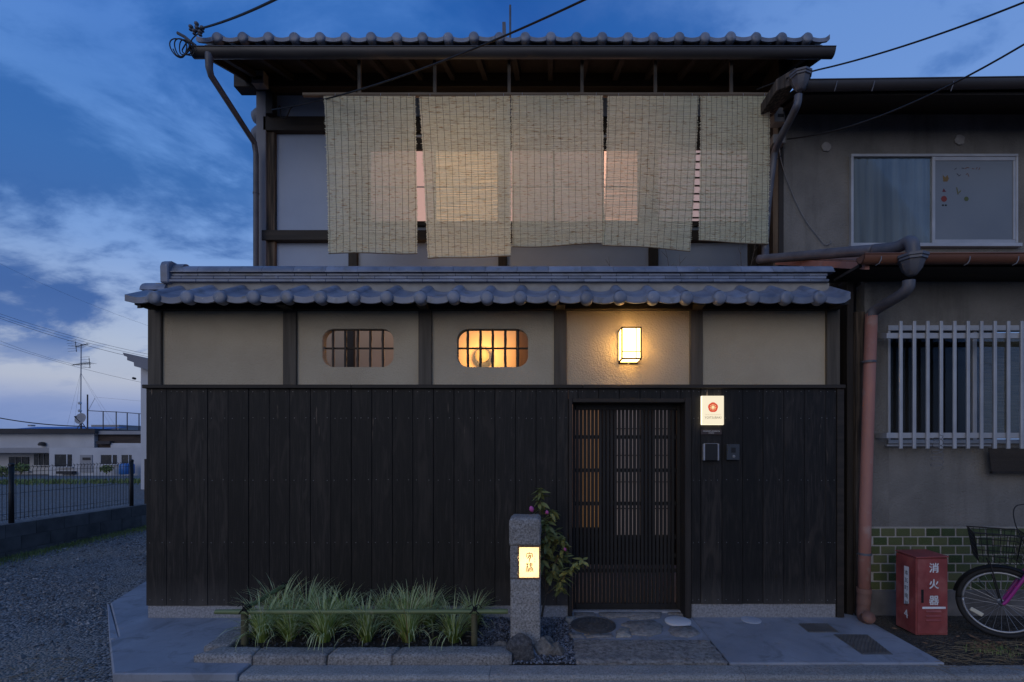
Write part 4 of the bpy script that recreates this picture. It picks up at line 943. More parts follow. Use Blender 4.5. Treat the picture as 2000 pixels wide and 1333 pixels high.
blind((1187, 188), (1364.5, 188), (1178, 475), (1350, 488), 'reed blind leaning away from the last one, hem dipping at its free corner', (.006, .05), .0, 4)
blind((1368, 188), (1503, 188), (1365.5, 467.5), (1501, 475.5), 'narrowest and shortest reed blind, nearest the neighbouring house', (0, -.04), .02, 5)
# bare saplings reaching up behind the tiled wall roof
def sapling(label, base, tips, seed, group):
    r = random.Random(seed); t_ = thing('sapling', tuple(base), label, 'sapling', group); b = Vector(base)
    for k, tip in enumerate(tips):
        tip = Vector(tip); pts = [b.lerp(tip, i/8)+Vector((.012*math.sin(i*.9+seed), .01*math.cos(i+seed), 0))*(i/8) for i in range(9)]
        obj('stem', MB().tube(pts, [.005-.00045*i for i in range(9)], 5), M['bark'], t_, smooth=2)
        bb = MB()
        for i in range(3, 8):
            d_ = Vector((r.choice((-1, 1))*r.uniform(.03, .07), r.uniform(-.02, .02), r.uniform(.03, .07))); bb.tube([pts[i], pts[i]+d_*.6, pts[i]+d_], [.0022, .0018, .0012], 4)
        obj('twig', bb, M['bark'], t_)
SD = 4.95
sapling('bare sapling with the tallest twigs in front of the narrowest blind', P(1452, 640, SD), [P(1446, 412, SD), P(1474, 468, SD)], 1, 'bare saplings behind the tiled wall')
sapling('bare short sapling tip below the blind with the dipping hem', P(1325, 640, SD), [P(1298, 485, SD), P(1326, 498, SD)], 2, 'bare saplings behind the tiled wall')
sapling('bare lone twig peeping over the wall roof below the middle blind', P(1212, 640, SD), [P(1190, 502, SD)], 5, 'bare saplings behind the tiled wall')
# ================================================================== LAMP, SIGN AND FITTINGS ON THE WALL
LX0, LX1 = PX(1213.5, 4.16), PX(1253.5, 4.16); LZ0, LZ1 = PZ(702, 4.16), PZ(638.5, 4.16); LY0, LY1 = 4.16, 4.335
wl_ = thing('wall_lantern', ((LX0+LX1)/2, 4.345, (LZ0+LZ1)/2), 'glowing square paper lantern on the plaster panel above the gate', 'lantern')
q = .0125
for xx in (LX0, LX1-q):
    for yy in (LY0, LY1-q): obj('frame', MB().box(xx, xx+q, yy, yy+q, LZ0, LZ1), M['wood_dark'], wl_)
for zz_ in (LZ0, LZ1-q):
    for yy in (LY0, LY1-q): obj('frame', MB().box(LX0+q+.0005, LX1-q-.0005, yy+.0003, yy+q-.0003, zz_, zz_+q), M['wood_dark'], wl_)
    for xx in (LX0, LX1-q): obj('frame', MB().box(xx+.0003, xx+q-.0003, LY0+q+.0005, LY1-q-.0005, zz_, zz_+q), M['wood_dark'], wl_)
obj('pane', MB().box(LX0+q, LX1-q, LY0+.004, LY0+.0055, LZ0+q, LZ1-q), M['lamp_paper'], wl_)
for xx in (LX0+.003, LX1-.0045): obj('pane', MB().box(xx, xx+.0015, LY0+q, LY1-q, LZ0+q, LZ1-q), M['lamp_paper'], wl_)
for zz_ in (LZ0+.003, LZ1-.0045): obj('pane', MB().box(LX0+q, LX1-q, LY0+q, LY1-q, zz_, zz_+.0015), M['lamp_paper'], wl_)
xm = PX(1242.5, 4.16); zm = PZ(687, 4.16)
obj('muntin', MB().box(xm-.0035, xm+.0035, LY0-.0005, LY0+.0035, LZ0+q, LZ1-q), M['wood_post'], wl_)
obj('muntin', MB().box(LX0+q, LX1-q, LY0+.0002, LY0+.0033, zm-.0035, zm+.0035), M['wood_post'], wl_)
obj('back', MB().box(LX0+.002, LX1-.002, LY1, 4.346, LZ0-.012, LZ1+.004), M['wood_dark'], wl_)
obj('knob', MB().lathe(((LX0+LX1)/2, LY1-.02, LZ0-.004), (0, 0, -1), [(.004, 0), (.005, .006), (.002, .012)], 8), M['silver'], wl_)
point('lantern_light', ((LX0+LX1)/2, (LY0+LY1)/2-.01, (LZ0+LZ1)/2-.01), 60, (1, .56, .17), .022)

sgx0, sgx1, sgz0, sgz1 = PX(1371, 4.262), PX(1414, 4.262), PZ(830, 4.262), PZ(773.5, 4.262); SGY = 4.262
sg = thing('lit_sign', ((sgx0+sgx1)/2, 4.30, (sgz0+sgz1)/2), 'backlit white sign with a red five petalled blossom beside the gate', 'sign')
obj('case', MB().box(sgx0, sgx1, SGY+.003, 4.297, sgz0, sgz1), M['sign_paper'], sg, bevel=.002)
obj('face', MB().box(sgx0+.001, sgx1-.001, SGY, SGY+.0025, sgz0+.001, sgz1-.001), M['sign_face'], sg)
pr = emat('sign_red_print', (.85, .10, .05), .85); pg_ = emat('sign_grey_print', (.55, .36, .20), .30); pp_ = emat('sign_pale_print', (1, .74, .5), .72); py_ = emat('sign_yellow_print', (1, .80, .42), 1.0)
fx, fz = PX(1392.5, SGY), PZ(796, SGY); b = MB()
n = 60; R0 = .0445
b.poly([(fx+R0*(.93+.07*abs(math.cos(2.5*(a-math.pi/2))))*math.cos(a), SGY-.001, fz+R0*(.93+.07*abs(math.cos(2.5*(a-math.pi/2))))*math.sin(a)) for a in [2*math.pi*k/n for k in range(n)]])
obj('blossom', b, pr, sg, recalc=False)
b = MB()
for k in range(10):
    a = 2*math.pi*k/10; d1 = Vector((math.cos(a), 0, math.sin(a))); d2 = Vector((-math.sin(a), 0, math.cos(a))); c = Vector((fx, SGY-.002, fz))
    b.poly([c+d1*.004-d2*.0028, c+d1*.021-d2*.0012, c+d1*.021+d2*.0012, c+d1*.004+d2*.0028]); b.poly([c+d1*.025+(d1*math.cos(t)+d2*math.sin(t))*.0034 for t in [2*math.pi*i/10 for i in range(10)]])
b.poly([Vector((fx+.012*math.cos(t), SGY-.0022, fz+.012*math.sin(t))) for t in [2*math.pi*i/20 for i in range(20)]])
obj('stamen', b, py_, sg, recalc=False)
b = MB(); print_on(b, 'YOITSUBAKI', .028, (fx, SGY-.001, PZ(816, SGY)), (1, 0, 0), (0, 0, 1), .95, True); obj('lettering', b, pg_, sg, recalc=False)
b = MB(); print_on(b, 'SANJUSANGENDO', .0145, (fx, SGY-.001, PZ(810.5, SGY)), (1, 0, 0), (0, 0, 1), 1.15, True); obj('lettering', b, pp_, sg, recalc=False)
# plaque
px0, px1, pz0, pz1 = PX(1369, 4.29), PX(1410, 4.29), PZ(849, 4.29), PZ(839.5, 4.29)
pq = thing('name_plaque', ((px0+px1)/2, 4.298, (pz0+pz1)/2), 'small dark metal plaque with pale lettering under the lit sign', 'plaque')
obj('plate', MB().box(px0, px1, 4.290, 4.298, pz0, pz1), pm('plaque_bronze', (.060, .046, .046), (.05, .038, .038), 8, rough=.5, metal=.3, bump=0), pq, bevel=.001)
b = MB(); print_on(b, 'REGISTERED RESIDENCES', .0125, ((px0+px1)/2, 4.289, pz0+.0295), (1, 0, 0), (0, 0, 1), 1.05, True); print_on(b, 'KYOTO', .0125, ((px0+px1)/2, 4.289, pz0+.013), (1, 0, 0), (0, 0, 1), 1.1, True); obj('lettering', b, M['white'], pq, recalc=False)
# key box and intercom
kx0, kx1, kz0, kz1 = PX(1374, 4.26), PX(1405, 4.26), PZ(900, 4.26), PZ(867, 4.26)
kb_ = thing('key_box', ((kx0+kx1)/2, 4.298, (kz0+kz1)/2), 'black key box with two silver side edges beside the gate', 'key box')
obj('case', MB().box(kx0+.017, kx1-.017, 4.255, 4.298, kz0+.001, kz1-.001), M['black'], kb_, bevel=.003)
for a, c in ((kx0, kx0+.0165), (kx1-.0165, kx1)): obj('side_trim', MB().box(a, c, 4.258, 4.298, kz0, kz1), M['silver'], kb_, bevel=.004)
obj('top_trim', MB().box(kx0+.017, kx1-.017, 4.257, 4.297, kz1, kz1+.003), M['silver'], kb_)
ix0, ix1, iz0, iz1 = PX(1420, 4.265), PX(1445, 4.265), PZ(899, 4.265), PZ(868, 4.265)
ic = thing('intercom', ((ix0+ix1)/2, 4.298, (iz0+iz1)/2), 'dark blue grey intercom panel, the plain one next to the key box', 'intercom')
obj('case', MB().box(ix0, ix1, 4.265, 4.298, iz0, iz1), pm('intercom_plastic', (.045, .052, .062), (.04, .046, .055), 10, rough=.45, bump=0), ic, bevel=.004)
xm = (ix0+ix1)/2
obj('speaker', MB().box(xm-.02, xm+.02, 4.2635, 4.2655, iz1-.075, iz1-.03), M['black'], ic)
obj('button', MB().lathe((xm+.004, 4.266, iz0+.032), (0, -1, 0), [(.013, 0), (.013, .004), (.010, .006)], 16), M['box_grey'], ic, smooth=.6)

# ================================================================== STONE LANTERN PILLAR
TY = 3.58; TX0, TX1 = PX(996, TY), PX(1055.5, TY); TZ1 = PZ(1012, TY); TD = .225
st = thing('stone_lantern', ((TX0+TX1)/2, TY+TD/2, -.07), 'rough square granite pillar with a lit paper window facing the street', 'stone lantern')
wx0, wz0, wz1 = PX(1012, TY), PZ(1131, TY), PZ(1067, TY)
def rough_box(x0, x1, y0, y1, z0_, z1_, seed, top=False, n=12, amp=.006):
    b = MB(); nx, ny = n, n; nz = max(3, int((z1_-z0_)/.02)); c = .012
    def warp(p):
        q_ = p.copy(); ins = 0
        dxe = min(p.x-x0, x1-p.x); dye = min(p.y-y0, y1-p.y)
        # rounded vertical edges and (optionally) top
        cx2, cy2 = (x0+x1)/2, (y0+y1)/2
        k = mnoise.noise(Vector((p.x*18+seed, p.y*18, p.z*18)))*amp+mnoise.noise(Vector((p.x*55, p.y*55+seed, p.z*55)))*amp*.45
        out = Vector(((p.x-cx2)/(x1-x0)*2, (p.y-cy2)/(y1-y0)*2, 0))
        if abs(out.x) > .99 and abs(out.y) > .99: out *= -.6
        q_ += out*k
        if abs(out.x) > .9 and abs(out.y) > .9: q_ -= Vector((math.copysign(.005, out.x), math.copysign(.005, out.y), 0))
        if top and p.z > z1_-.02:
            e = max(abs(p.x-cx2)/(x1-x0)*2, abs(p.y-cy2)/(y1-y0)*2)
            if e > .88: q_.z -= .012; q_ += Vector(((cx2-p.x)*.05, (cy2-p.y)*.05, 0))
            q_.z += k*.7
        return q_
    def face(o, u, v, nu, nv): b.grid(lambda s, t: warp(Vector(o)+Vector(u)*s+Vector(v)*t), nu, nv)
    dx, dy, dz = x1-x0, y1-y0, z1_-z0_
    face((x0, y0, z0_), (dx, 0, 0), (0, 0, dz), nx, nz); face((x1, y0, z0_), (0, dy, 0), (0, 0, dz), ny, nz)
    face((x1, y1, z0_), (-dx, 0, 0), (0, 0, dz), nx, nz); face((x0, y1, z0_), (0, -dy, 0), (0, 0, dz), ny, nz)
    face((x0, y0, z1_), (dx, 0, 0), (0, dy, 0), nx, ny); face((x0, y1, z0_), (dx, 0, 0), (0, -dy, 0), nx, ny)
    return b
def weld(o, d=.0008):
    bm = bmesh.new(); bm.from_mesh(o.data); bmesh.ops.remove_doubles(bm, verts=bm.verts, dist=d); bmesh.ops.recalc_face_normals(bm, faces=bm.faces)
    for f in bm.faces: f.smooth = True
    bm.to_mesh(o.data); bm.free(); return o
weld(obj('pillar_foot', rough_box(TX0+.004, TX1-.002, TY, TY+TD, -.13, wz0-.004, 3), M['granite'], st))
weld(obj('pillar_head', rough_box(TX0-.006, TX1+.0, TY-.004, TY+TD, wz1+.004, TZ1, 9, True), M['granite'], st))
weld(obj('pillar_cheek', rough_box(TX0+.002, wx0-.002, TY+.001, TY+TD-.01, wz0-.003, wz1+.003, 6, n=8), M['granite'], st))
obj('pillar_back', MB().box(wx0-.004, TX1-.004, TY+TD*.62, TY+TD-.012, wz0-.003, wz1+.003), M['granite'], st, bevel=.004)
WF = pm('lantern_frame_wood', (.26, .125, .055), (.17, .08, .036), 30, stretch=(1, 1, .1), rough=.6, bump=.2)
fw = .0085
obj('frame', MB().box(wx0, wx0+fw*.9, TY-.004, TY+.014, wz0-.001, wz1+.001), WF, st, bevel=.0012); obj('frame', MB().box(TX1-fw-.002, TX1-.002, TY-.004, TY+.012, wz0-.001, wz1+.001), WF, st, bevel=.0012)
obj('frame', MB().box(wx0+fw*.9+.0005, TX1-fw-.0025, TY-.004, TY+.014, wz0-.001, wz0+fw), WF, st, bevel=.0012); obj('frame', MB().box(wx0+fw*.9+.0005, TX1-fw-.0025, TY-.004, TY+.014, wz1-fw, wz1+.001), WF, st, bevel=.0012)
obj('pane', MB().box(wx0+fw*.9, TX1-fw-.002, TY+.004, TY+.006, wz0+fw, wz1-fw), M['stone_paper'], st)
obj('pane', MB().box(TX1-.006, TX1-.004, TY+.014, TY+TD*.6, wz0+.001, wz1-.001), M['stone_paper'], st)
point('stone_lantern_light', (wx0+.045, TY+.05, (wz0+wz1)/2-.005), 1.5, (1, .66, .30), .012)
# brushed seal characters, built as strokes
b = MB(); SYY = TY+.002; zoom = (60/1000.0)*TY/F
def sq(pts, wdt):
    pts = [Vector((PX(1005+u*.06, SYY), SYY, PZ(1060+v_*.06, SYY))) for u, v_ in pts]
    for a, c in zip(pts, pts[1:]):
        d_ = (c-a).normalized(); nn = Vector((-d_.z, 0, d_.x))*wdt*zoom*.70; e = d_*wdt*zoom*.3
        b.poly([a-nn-e, c-nn+e, c+nn+e, a+nn-e])
# upper character
sq([(393, 475), (393, 385), (402, 362), (425, 356), (545, 356), (570, 362), (580, 385), (580, 480)], 17); sq([(480, 320), (480, 356)], 20)
sq([(452, 395), (440, 432)], 15); sq([(492, 390), (490, 420)], 15); sq([(528, 395), (540, 430)], 15)
sq([(490, 420), (455, 470), (418, 525)], 17); sq([(490, 420), (525, 440), (535, 470), (505, 530), (485, 560), (475, 630)], 17); sq([(462, 445), (518, 478)], 14); sq([(442, 488), (500, 530)], 14)
# lower character, tree side
sq([(413, 670), (413, 955)], 14); sq([(385, 680), (388, 710), (413, 740)], 13); sq([(447, 680), (443, 710), (413, 740)], 13)
sq([(413, 765), (385, 800), (376, 960)], 13); sq([(413, 765), (443, 800), (452, 950)], 13)
sq([(530, 668), (530, 800)], 20); sq([(478, 690), (584, 690)], 13); sq([(470, 725), (590, 725)], 13); sq([(478, 762), (586, 762)], 13)
sq([(530, 800), (490, 825), (475, 870), (466, 955)], 15); sq([(530, 800), (575, 825), (592, 870), (598, 955)], 18)
sq([(530, 838), (508, 850), (503, 890), (508, 930), (530, 942), (553, 930), (558, 890), (553, 850), (530, 838)], 13); sq([(506, 890), (555, 890)], 11)
obj('lettering', b, pm('brown_ink', (.05, .03, .015), (.04, .024, .012), 5, rough=.8, bump=0, rv=0), st, recalc=False)
b = MB()
for k, ch in enumerate('三十三間堂'): print_on(b, ch, .0115, (PX(1005+655*.06, SYY), SYY, PZ(1060+(290+k*84)*.06, SYY)), (1, 0, 0), (0, 0, 1), 1, True)
obj('lettering', b, pm('pale_ink', (.42, .22, .09), (.36, .19, .08), 5, rough=.8, bump=0, rv=0), st, recalc=False)
# rocks round its foot
def rock(label, px, py, d, r, seed, mat, **k):
    c = Vector((PX(px, d), d, -.085)); b = MB(); blob(b, c, r, seed, 4, **k)
    obj('rock', b, M[mat], None, smooth=.5, base=True, label=label, cat='rock', group='rocks round the stone lantern')
rock('large dark squarish rock in front of the stone pillar', 1020, 1270, 3.50, (.112, .06, .125), 2, 'rock', amp=.16, flat=.55)
rock('brown overhanging rock at the corner of the stone pillar', 1062, 1260, 3.60, (.090, .075, .082), 5, 'rock2', amp=.2, flat=.5)
rock('rounded pale rock between the planter and the stone pillar', 979, 1240, 3.64, (.070, .06, .050), 7, 'rock2', amp=.2)
rock('low brown rock behind the overhanging one near the granite slab', 1086, 1262, 3.58, (.066, .06, .056), 8, 'rock2', amp=.2)
rock('small brown rock sticking up beside the pillar next to the gravel', 1067, 1228, 3.75, (.055, .05, .052), 12, 'rock2', amp=.2)
struct('mortar_collar', (lambda b: (blob(b, Vector((PX(1028, 3.6), 3.63, -.09)), (.20, .16, .035), 4, 3, amp=.25), b)[1])(MB()), M['concrete'], smooth=.8)

# ================================================================== CAMELLIA
cm = thing('camellia', (PX(1062, 4.0), 4.0, -.07), 'leafy camellia with three pink buds growing behind the stone pillar', 'shrub')
base_ = Vector((PX(1060, 4.0), 4.0, -.08)); rl = random.Random(21)
def branch(pts, r0, r1): 
    pts = curve([P(*p) for p in pts], 5); n_ = len(pts); obj('branch', MB().tube(pts, [r0+(r1-r0)*i/(n_-1) for i in range(n_)], 6), M['bark'], cm, smooth=2); return pts
br = []
br.append(branch([(1058, 1205, 4.0), (1066, 1150, 4.0), (1062, 1090, 4.02), (1056, 1030, 4.0), (1055, 985, 4.0), (1057, 956, 3.99)], .010, .003))
br.append(branch([(1060, 1190, 4.0), (1072, 1140, 3.96), (1085, 1100, 3.94), (1098, 1075, 3.92), (1101, 1052, 3.92)], .008, .003))
br.append(branch([(1062, 1165, 4.0), (1090, 1142, 3.9), (1108, 1118, 3.88), (1128, 1104, 3.86), (1140, 1098, 3.86)], .006, .0025))
br.append(branch([(1064, 1140, 4.0), (1080, 1118, 3.98), (1092, 1140, 3.94), (1096, 1152, 3.93)], .005, .002))
br.append(branch([(1066, 1110, 4.0), (1078, 1072, 4.02), (1086, 1040, 4.02)], .005, .002))
br.append(branch([(1060, 1070, 4.0), (1072, 1020, 3.98), (1078, 1000, 3.98)], .004, .002))
br.append(branch([(1064, 1150, 4.0), (1052, 1110, 3.97), (1066, 1070, 3.95), (1080, 1050, 3.95)], .005, .002))
br.append(branch([(1068, 1140, 4.0), (1088, 1110, 4.05), (1104, 1090, 4.06)], .005, .002))
br.append(branch([(1060, 1120, 4.0), (1066, 1060, 3.96), (1064, 1020, 3.95)], .004, .002))
lv = MB(); n = 8
Lp = []
for i in range(n+1):
    t = i/n; wd = .0135*math.sin(math.pi*min(1, t**.8))*(1.15-.3*t); zc = -.010*t*t-.004*math.sin(3*t); Lp.append((t*.066, wd, zc))
vs = []
for a, wd, zc in Lp: vs += [(a, -wd, zc+.004*wd/.0135), (a, 0, zc), (a, wd, zc+.004*wd/.0135)]
lv.add(vs, [f for i in range(n) for f in ((3*i, 3*i+3, 3*i+4, 3*i+1), (3*i+1, 3*i+4, 3*i+5, 3*i+2))])
lv.v = [q_-Vector((.033, 0, 0)) for q_ in lv.v]
leaf0 = None
def put_leaf(p, az, pitch, roll, s):
    global leaf0
    if leaf0 is None:
        leaf0 = obj('leaf', lv, M['leaf'], cm, recalc=False, smooth=0)
        for f in leaf0.data.polygons: f.use_smooth = True
        o = leaf0
    else: o = leaf0.copy(); COL.objects.link(o); o.parent = cm
    e = Matrix.Rotation(az, 4, 'Z') @ Matrix.Rotation(pitch, 4, 'Y') @ Matrix.Rotation(roll, 4, 'X')
    o.rotation_euler = e.to_euler(); c = Vector(p)+e @ Vector((.033*s, 0, 0)); o.location = c-wloc(cm); o.scale = (s, s, s)
for k, pts in enumerate(br):
    n_ = len(pts); st_i = int(n_*(.30 if k < 2 else .25))
    for i in range(st_i, n_):
        for _ in range((4, 4, 3, 3, 3, 4, 3, 3, 3)[k] if i < n_-1 else 6):
            p = pts[i]+Vector((rl.uniform(-.012, .012), rl.uniform(-.012, .012), rl.uniform(-.015, .015)))
            put_leaf(p, rl.uniform(0, 6.28), rl.uniform(-.35, .95), rl.uniform(-.5, .5), rl.uniform(.9, 1.55))
def bud(px, py, d, s):
    b = MB(); b.lathe(P(px, py, d), (-.3, -.3, 1), [(.006*s, -.012*s), (.014*s, 0), (.016*s, .012*s), (.010*s, .024*s), (.003*s, .03*s)], 10)
    obj('flower_bud', b, M['petal'], cm, smooth=2)
bud(1039, 997, 3.95, 1.25); bud(1069, 1003, 3.95, .9); bud(1104, 1075, 3.88, .8)

# ================================================================== PLANTER
pb = thing('planter_border', (-1.4, 3.48, -.08), 'planter edging of rough cut granite blocks around the sedge bed', 'planter')
def block(pts, h, seed, top=0):
    r = random.Random(seed); b = MB(); nx, ny = 22, 7
    A, B_, C_, D_ = [Vector((*p, 0)) for p in pts]
    def f(u, t, z):
        p = A.lerp(B_, u).lerp(D_.lerp(C_, u), t); k = Vector((p.x*11+seed, p.y*11, z*11))
        p.z = z; return p+Vector((mnoise.noise(k)*.006, mnoise.noise(k+Vector((9, 0, 0)))*.007, mnoise.noise(k+Vector((0, 7, 0)))*.004))
    zb = -.09; zt_ = -.085+h
    def top_(u, t):
        p = f(u, t, zt_); e = min(u*4, (1-u)*4, t, 1-t); p.z -= .010*max(0, 1-e/.16)**2; return p
    b.grid(top_, nx, ny)
    for (e0, e1) in (((0, 0), (1, 0)), ((1, 0), (1, 1)), ((1, 1), (0, 1)), ((0, 1), (0, 0))):
        b.grid(lambda s, t: (lambda u, v_: top_(u, v_) if t > .99 else f(u, v_, zb+(zt_-.01-zb)*t*1.0)+Vector((mnoise.noise(Vector((u*20, t*9, seed)))*.006, -abs(mnoise.noise(Vector((u*14+seed, t*6, 3))))*.008, 0)))(e0[0]+(e1[0]-e0[0])*s, e0[1]+(e1[1]-e0[1])*s), nx if e0[1] == e1[1] else ny, 4)
    return weld(obj('edging_stone', b, M['granite'], pb), .0006)
xb = [PX(q_, 3.41) for q_ in (376, 492, 494.5, 637, 640, 765, 768, 1000)]
block([(xb[0], 3.42), (xb[1], 3.405), (xb[1]-.02, 3.56), (xb[0]+.12, 3.58)], .072, 1)
block([(xb[2], 3.405), (xb[3], 3.405), (xb[3]+.01, 3.555), (xb[2]-.02, 3.56)], .075, 2)
block([(xb[4], 3.405), (xb[5], 3.405), (xb[5]+.02, 3.555), (xb[4]+.01, 3.555)], .076, 3)
block([(xb[6], 3.403), (xb[7], 3.405), (xb[7]-.01, 3.56), (xb[6]+.02, 3.557)], .080, 4)
block([(PX(400, 3.6), 3.592), (PX(446, 3.6), 3.585), (PX(449, 3.6)+.02, 3.93), (PX(400, 3.6)-.01, 3.93)], .066, 5)
block([(PX(400, 3.6)-.01, 3.94), (PX(449, 3.6)+.02, 3.94), (PX(449, 3.6)+.02, 4.30), (PX(400, 3.6)-.0, 4.30)], .062, 6)
# sedge clumps
def clump_mesh(seed, nb, height, spread):
    r = random.Random(seed); b = MB()
    for i in range(nb):
        az = r.uniform(0, 6.283); lean = abs(r.gauss(.0, .62))+.22; lean = min(lean, 1.45); ln = height*r.uniform(.6, 1.15); rad = r.uniform(0, .035); w0 = r.uniform(.0022, .0042)
        d = Vector((math.cos(az), math.sin(az), 0)); s_ = Vector((-math.sin(az), math.cos(az), 0)); p = Vector((math.cos(az+.4)*rad, math.sin(az+.4)*rad, 0)); th = lean*.5
        bend = r.uniform(.8, 2.5)*(.40+lean*.8); n_ = 7; vs = []; tw = r.uniform(-.6, .6)
        for j in range(n_+1):
            t = j/n_; wv = w0*(1-t**2.2)+.0003; sd = (s_*math.cos(tw*t)+Vector((0, 0, 1))*math.sin(tw*t)*.6)
            vs += [p-sd*wv, p+sd*wv]
            a = th+bend*t*t; p = p+(d*math.sin(a)*spread+Vector((0, 0, 1))*math.cos(a))*(ln/n_)
        k0 = len(b.v); b.add(vs, [(2*j, 2*j+1, 2*j+3, 2*j+2) for j in range(n_)])
        pale = r.random() < .45; dead = r.random() < .09
        for j in range(n_): b.m[-n_+j] = 2 if dead else 1 if (pale and j > 1) or j > 4 else 0
    return b
protos = []
spots = [(511, 1252, 3.71), (566, 1250, 3.74), (634, 1254, 3.70), (716, 1252, 3.71), (796, 1252, 3.71), (886, 1254, 3.70),
         (545, 1225, 4.02), (600, 1222, 4.06), (672, 1224, 4.03), (755, 1222, 4.06), (838, 1224, 4.04), (925, 1222, 4.04), (640, 1214, 4.18), (800, 1213, 4.18)]
wr = ['end clump of pale striped sedge, right beside the corner bamboo post', 'sedge clump second along the front of the bed from the corner bamboo post', 'sedge clump drooping blades over the stone edging at the front of the bed', 'sedge clump fourth along the front of the bed from the corner post', 'sedge clump in front, next but one to the far bamboo post', 'sedge clump in front against the bamboo post near the stone pillar',
      'back row sedge clump beside the slanting bamboo pole', 'back row sedge clump second from the slanting bamboo pole', 'back row sedge clump with tall arching blades mid bed', 'back row sedge clump behind the fourth front clump', 'tallest back row sedge clump against the dark planks', 'back row sedge clump closest to the stone pillar', 'rear sedge clump at the planks nearer the slanting pole', 'rear sedge clump at the planks nearer the stone pillar']
for k, (px_, py_, d_) in enumerate(spots):
    c = Vector((PX(px_, d_), d_, -.045))
    if k < 8:
        mb = clump_mesh(40+k, (210, 180, 230, 190, 215, 180, 235, 200)[k], (.41, .37, .43, .38, .42, .36, .43, .39)[k], 1.0); mb.v = [q_+c for q_ in mb.v]
        o = obj('sedge_clump', mb, [M['blade'], M['blade_tip'], M['dead_blade']], None, base=True, recalc=False); c2 = WL[o.name]; protos.append((o, c2-c)); 
        if k == 2:
            bb = MB()
            for q_ in ((-.02, .10, -.20), (.05, .02, -.24), (.02, .06, -.17)):
                p0 = c+Vector((0, -.03, .06)); pts = curve([p0, p0+Vector((q_[0]*.6, -.10, .05)), p0+Vector((q_[0], -.17, -.01)), p0+Vector((q_[0]*1.3, -.235, -.085))], 4); vs = []
                for j, p in enumerate(pts): wv = .0028*(1-(j/len(pts))**2); vs += [p-Vector((wv, 0, 0)), p+Vector((wv, 0, 0))]
                bb.add(vs, [(2*j, 2*j+1, 2*j+3, 2*j+2) for j in range(len(pts)-1)])
            obj('drooping_blade', bb, M['blade_tip'], o, recalc=False)
    else:
        src, off = protos[(1, 4, 6, 0, 3, 7)[k-8]]
        a = rnd.uniform(0, 6.28); o = src.copy(); COL.objects.link(o); s = rnd.uniform(.82, 1.2); s = .82 if k == 11 else s; o.scale = (s, s, s*(1.0 if k == 10 else .9))
        o.rotation_euler = (0, 0, a); o.location = c+Matrix.Rotation(a, 3, 'Z') @ (off*s)
    tagp(o, wr[k], 'grass clump', 'sedge clumps in the planter')
# bamboo rail
bm_ = thing('bamboo_rail', (PX(700, 3.72), 3.72, -.05), 'low rail of green bamboo poles tied with black rope around the sedge', 'rail')
def bamboo(pts, r, nodes, mat='bamboo'):
    n_ = 40; L_ = [pts[0].lerp(pts[1], i/n_) for i in range(n_+1)]; rr = []
    for i in range(n_+1): rr.append(r+(r*.14 if i % nodes == nodes//2 else 0))
    o = obj('pole', MB().tube(L_, rr, 12), M[mat], bm_, smooth=.9); return o
RD = 3.62
bamboo([P(421, 1195.5, RD), P(992, 1194.5, RD)], .0175, 6); 
bamboo([P(478, 1190, RD+.02), P(556, 1143.5, 4.2)], .0175, 9)
BP = pm('bamboo_stake', (.125, .115, .06), (.075, .07, .036), 10, stretch=(1, 1, .15), rough=.6, bump=.1)
for px_, d_, py0, py1, r_ in ((478, RD+.035, 1260, 1197, .026), (926.5, RD+.035, 1260, 1197, .024), (549, 4.17, 1235, 1150, .022)):
    obj('stake', MB().tube([(PX(px_, d_), d_, -.09), (PX(px_, d_), d_, PZ(py1, d_))], r_, 14), BP, bm_, smooth=.9)
def rope(px_, py_, d_):
    c = P(px_, py_, d_); b = MB()
    for k in range(3): b.tube([c+Vector((-.012+.012*k+.004*math.sin(a), .024*math.cos(a)+.01, .024*math.sin(a))) for a in [2*math.pi*i/14 for i in range(15)]], .0045, 6)
    b.tube([c+Vector((-.035, -.018, -.02)), c+Vector((0, -.024, .02)), c+Vector((.012, -.01, .045))], .0045, 6); b.tube([c+Vector((.035, -.018, -.02)), c+Vector((0, -.024, .018)), c+Vector((-.015, -.01, .048)), c+Vector((-.05, -.01, .03))], .004, 6); b.tube([c+Vector((0, -.01, .03)), c+Vector((.03, -.01, .05)), c+Vector((.055, -.01, .022))], .0035, 6)
    obj('rope_knot', b, M['rope'], bm_, smooth=2)
rope(479, 1192, RD); rope(927, 1193, RD); rope(553, 1146, 4.18)

# ================================================================== FIRE EXTINGUISHER BOX
ex0, ex1, ey0, ey1, ez0, ez1 = 2.989, 3.250, 3.93, 4.165, -.085, .553
fb = thing('extinguisher_box', ((ex0+ex1)/2, 4.05, -.085), 'red metal fire extinguisher box with white characters standing on the ground', 'box')
obj('cabinet', MB().box(ex0, ex1, ey0+.006, ey1, ez0+.006, ez1-.006), M['red'], fb, bevel=.004)
obj('lid', MB().prism([(ex0-.003, ey0-.004, ez1-.005), (ex1+.003, ey0-.004, ez1+.003), (ex1+.003, ey1+.003, ez1+.010), (ex0-.003, ey1+.003, ez1+.004)], (0, 0, .010)), M['red'], fb, bevel=.003)
dr = obj('door', MB().box(ex0+.010, ex1-.008, ey0, ey0+.0055, ez0+.02, ez1-.012), M['red'], fb, bevel=.002)
obj('handle', MB().box(ex0+.038, ex0+.058, ey0-.001, ey0+.003, PZ(1178, ey0), PZ(1152, ey0)), M['black'], dr)
obj('handle_rim', MB().box(ex0+.037, ex0+.060, ey0-.004, ey0-.0015, PZ(1180, ey0), PZ(1178.5, ey0)), M['red'], dr)
u_, v_ = Vector((1, 0, .012)), Vector((0, 0, 1)); xc = ex0+.142
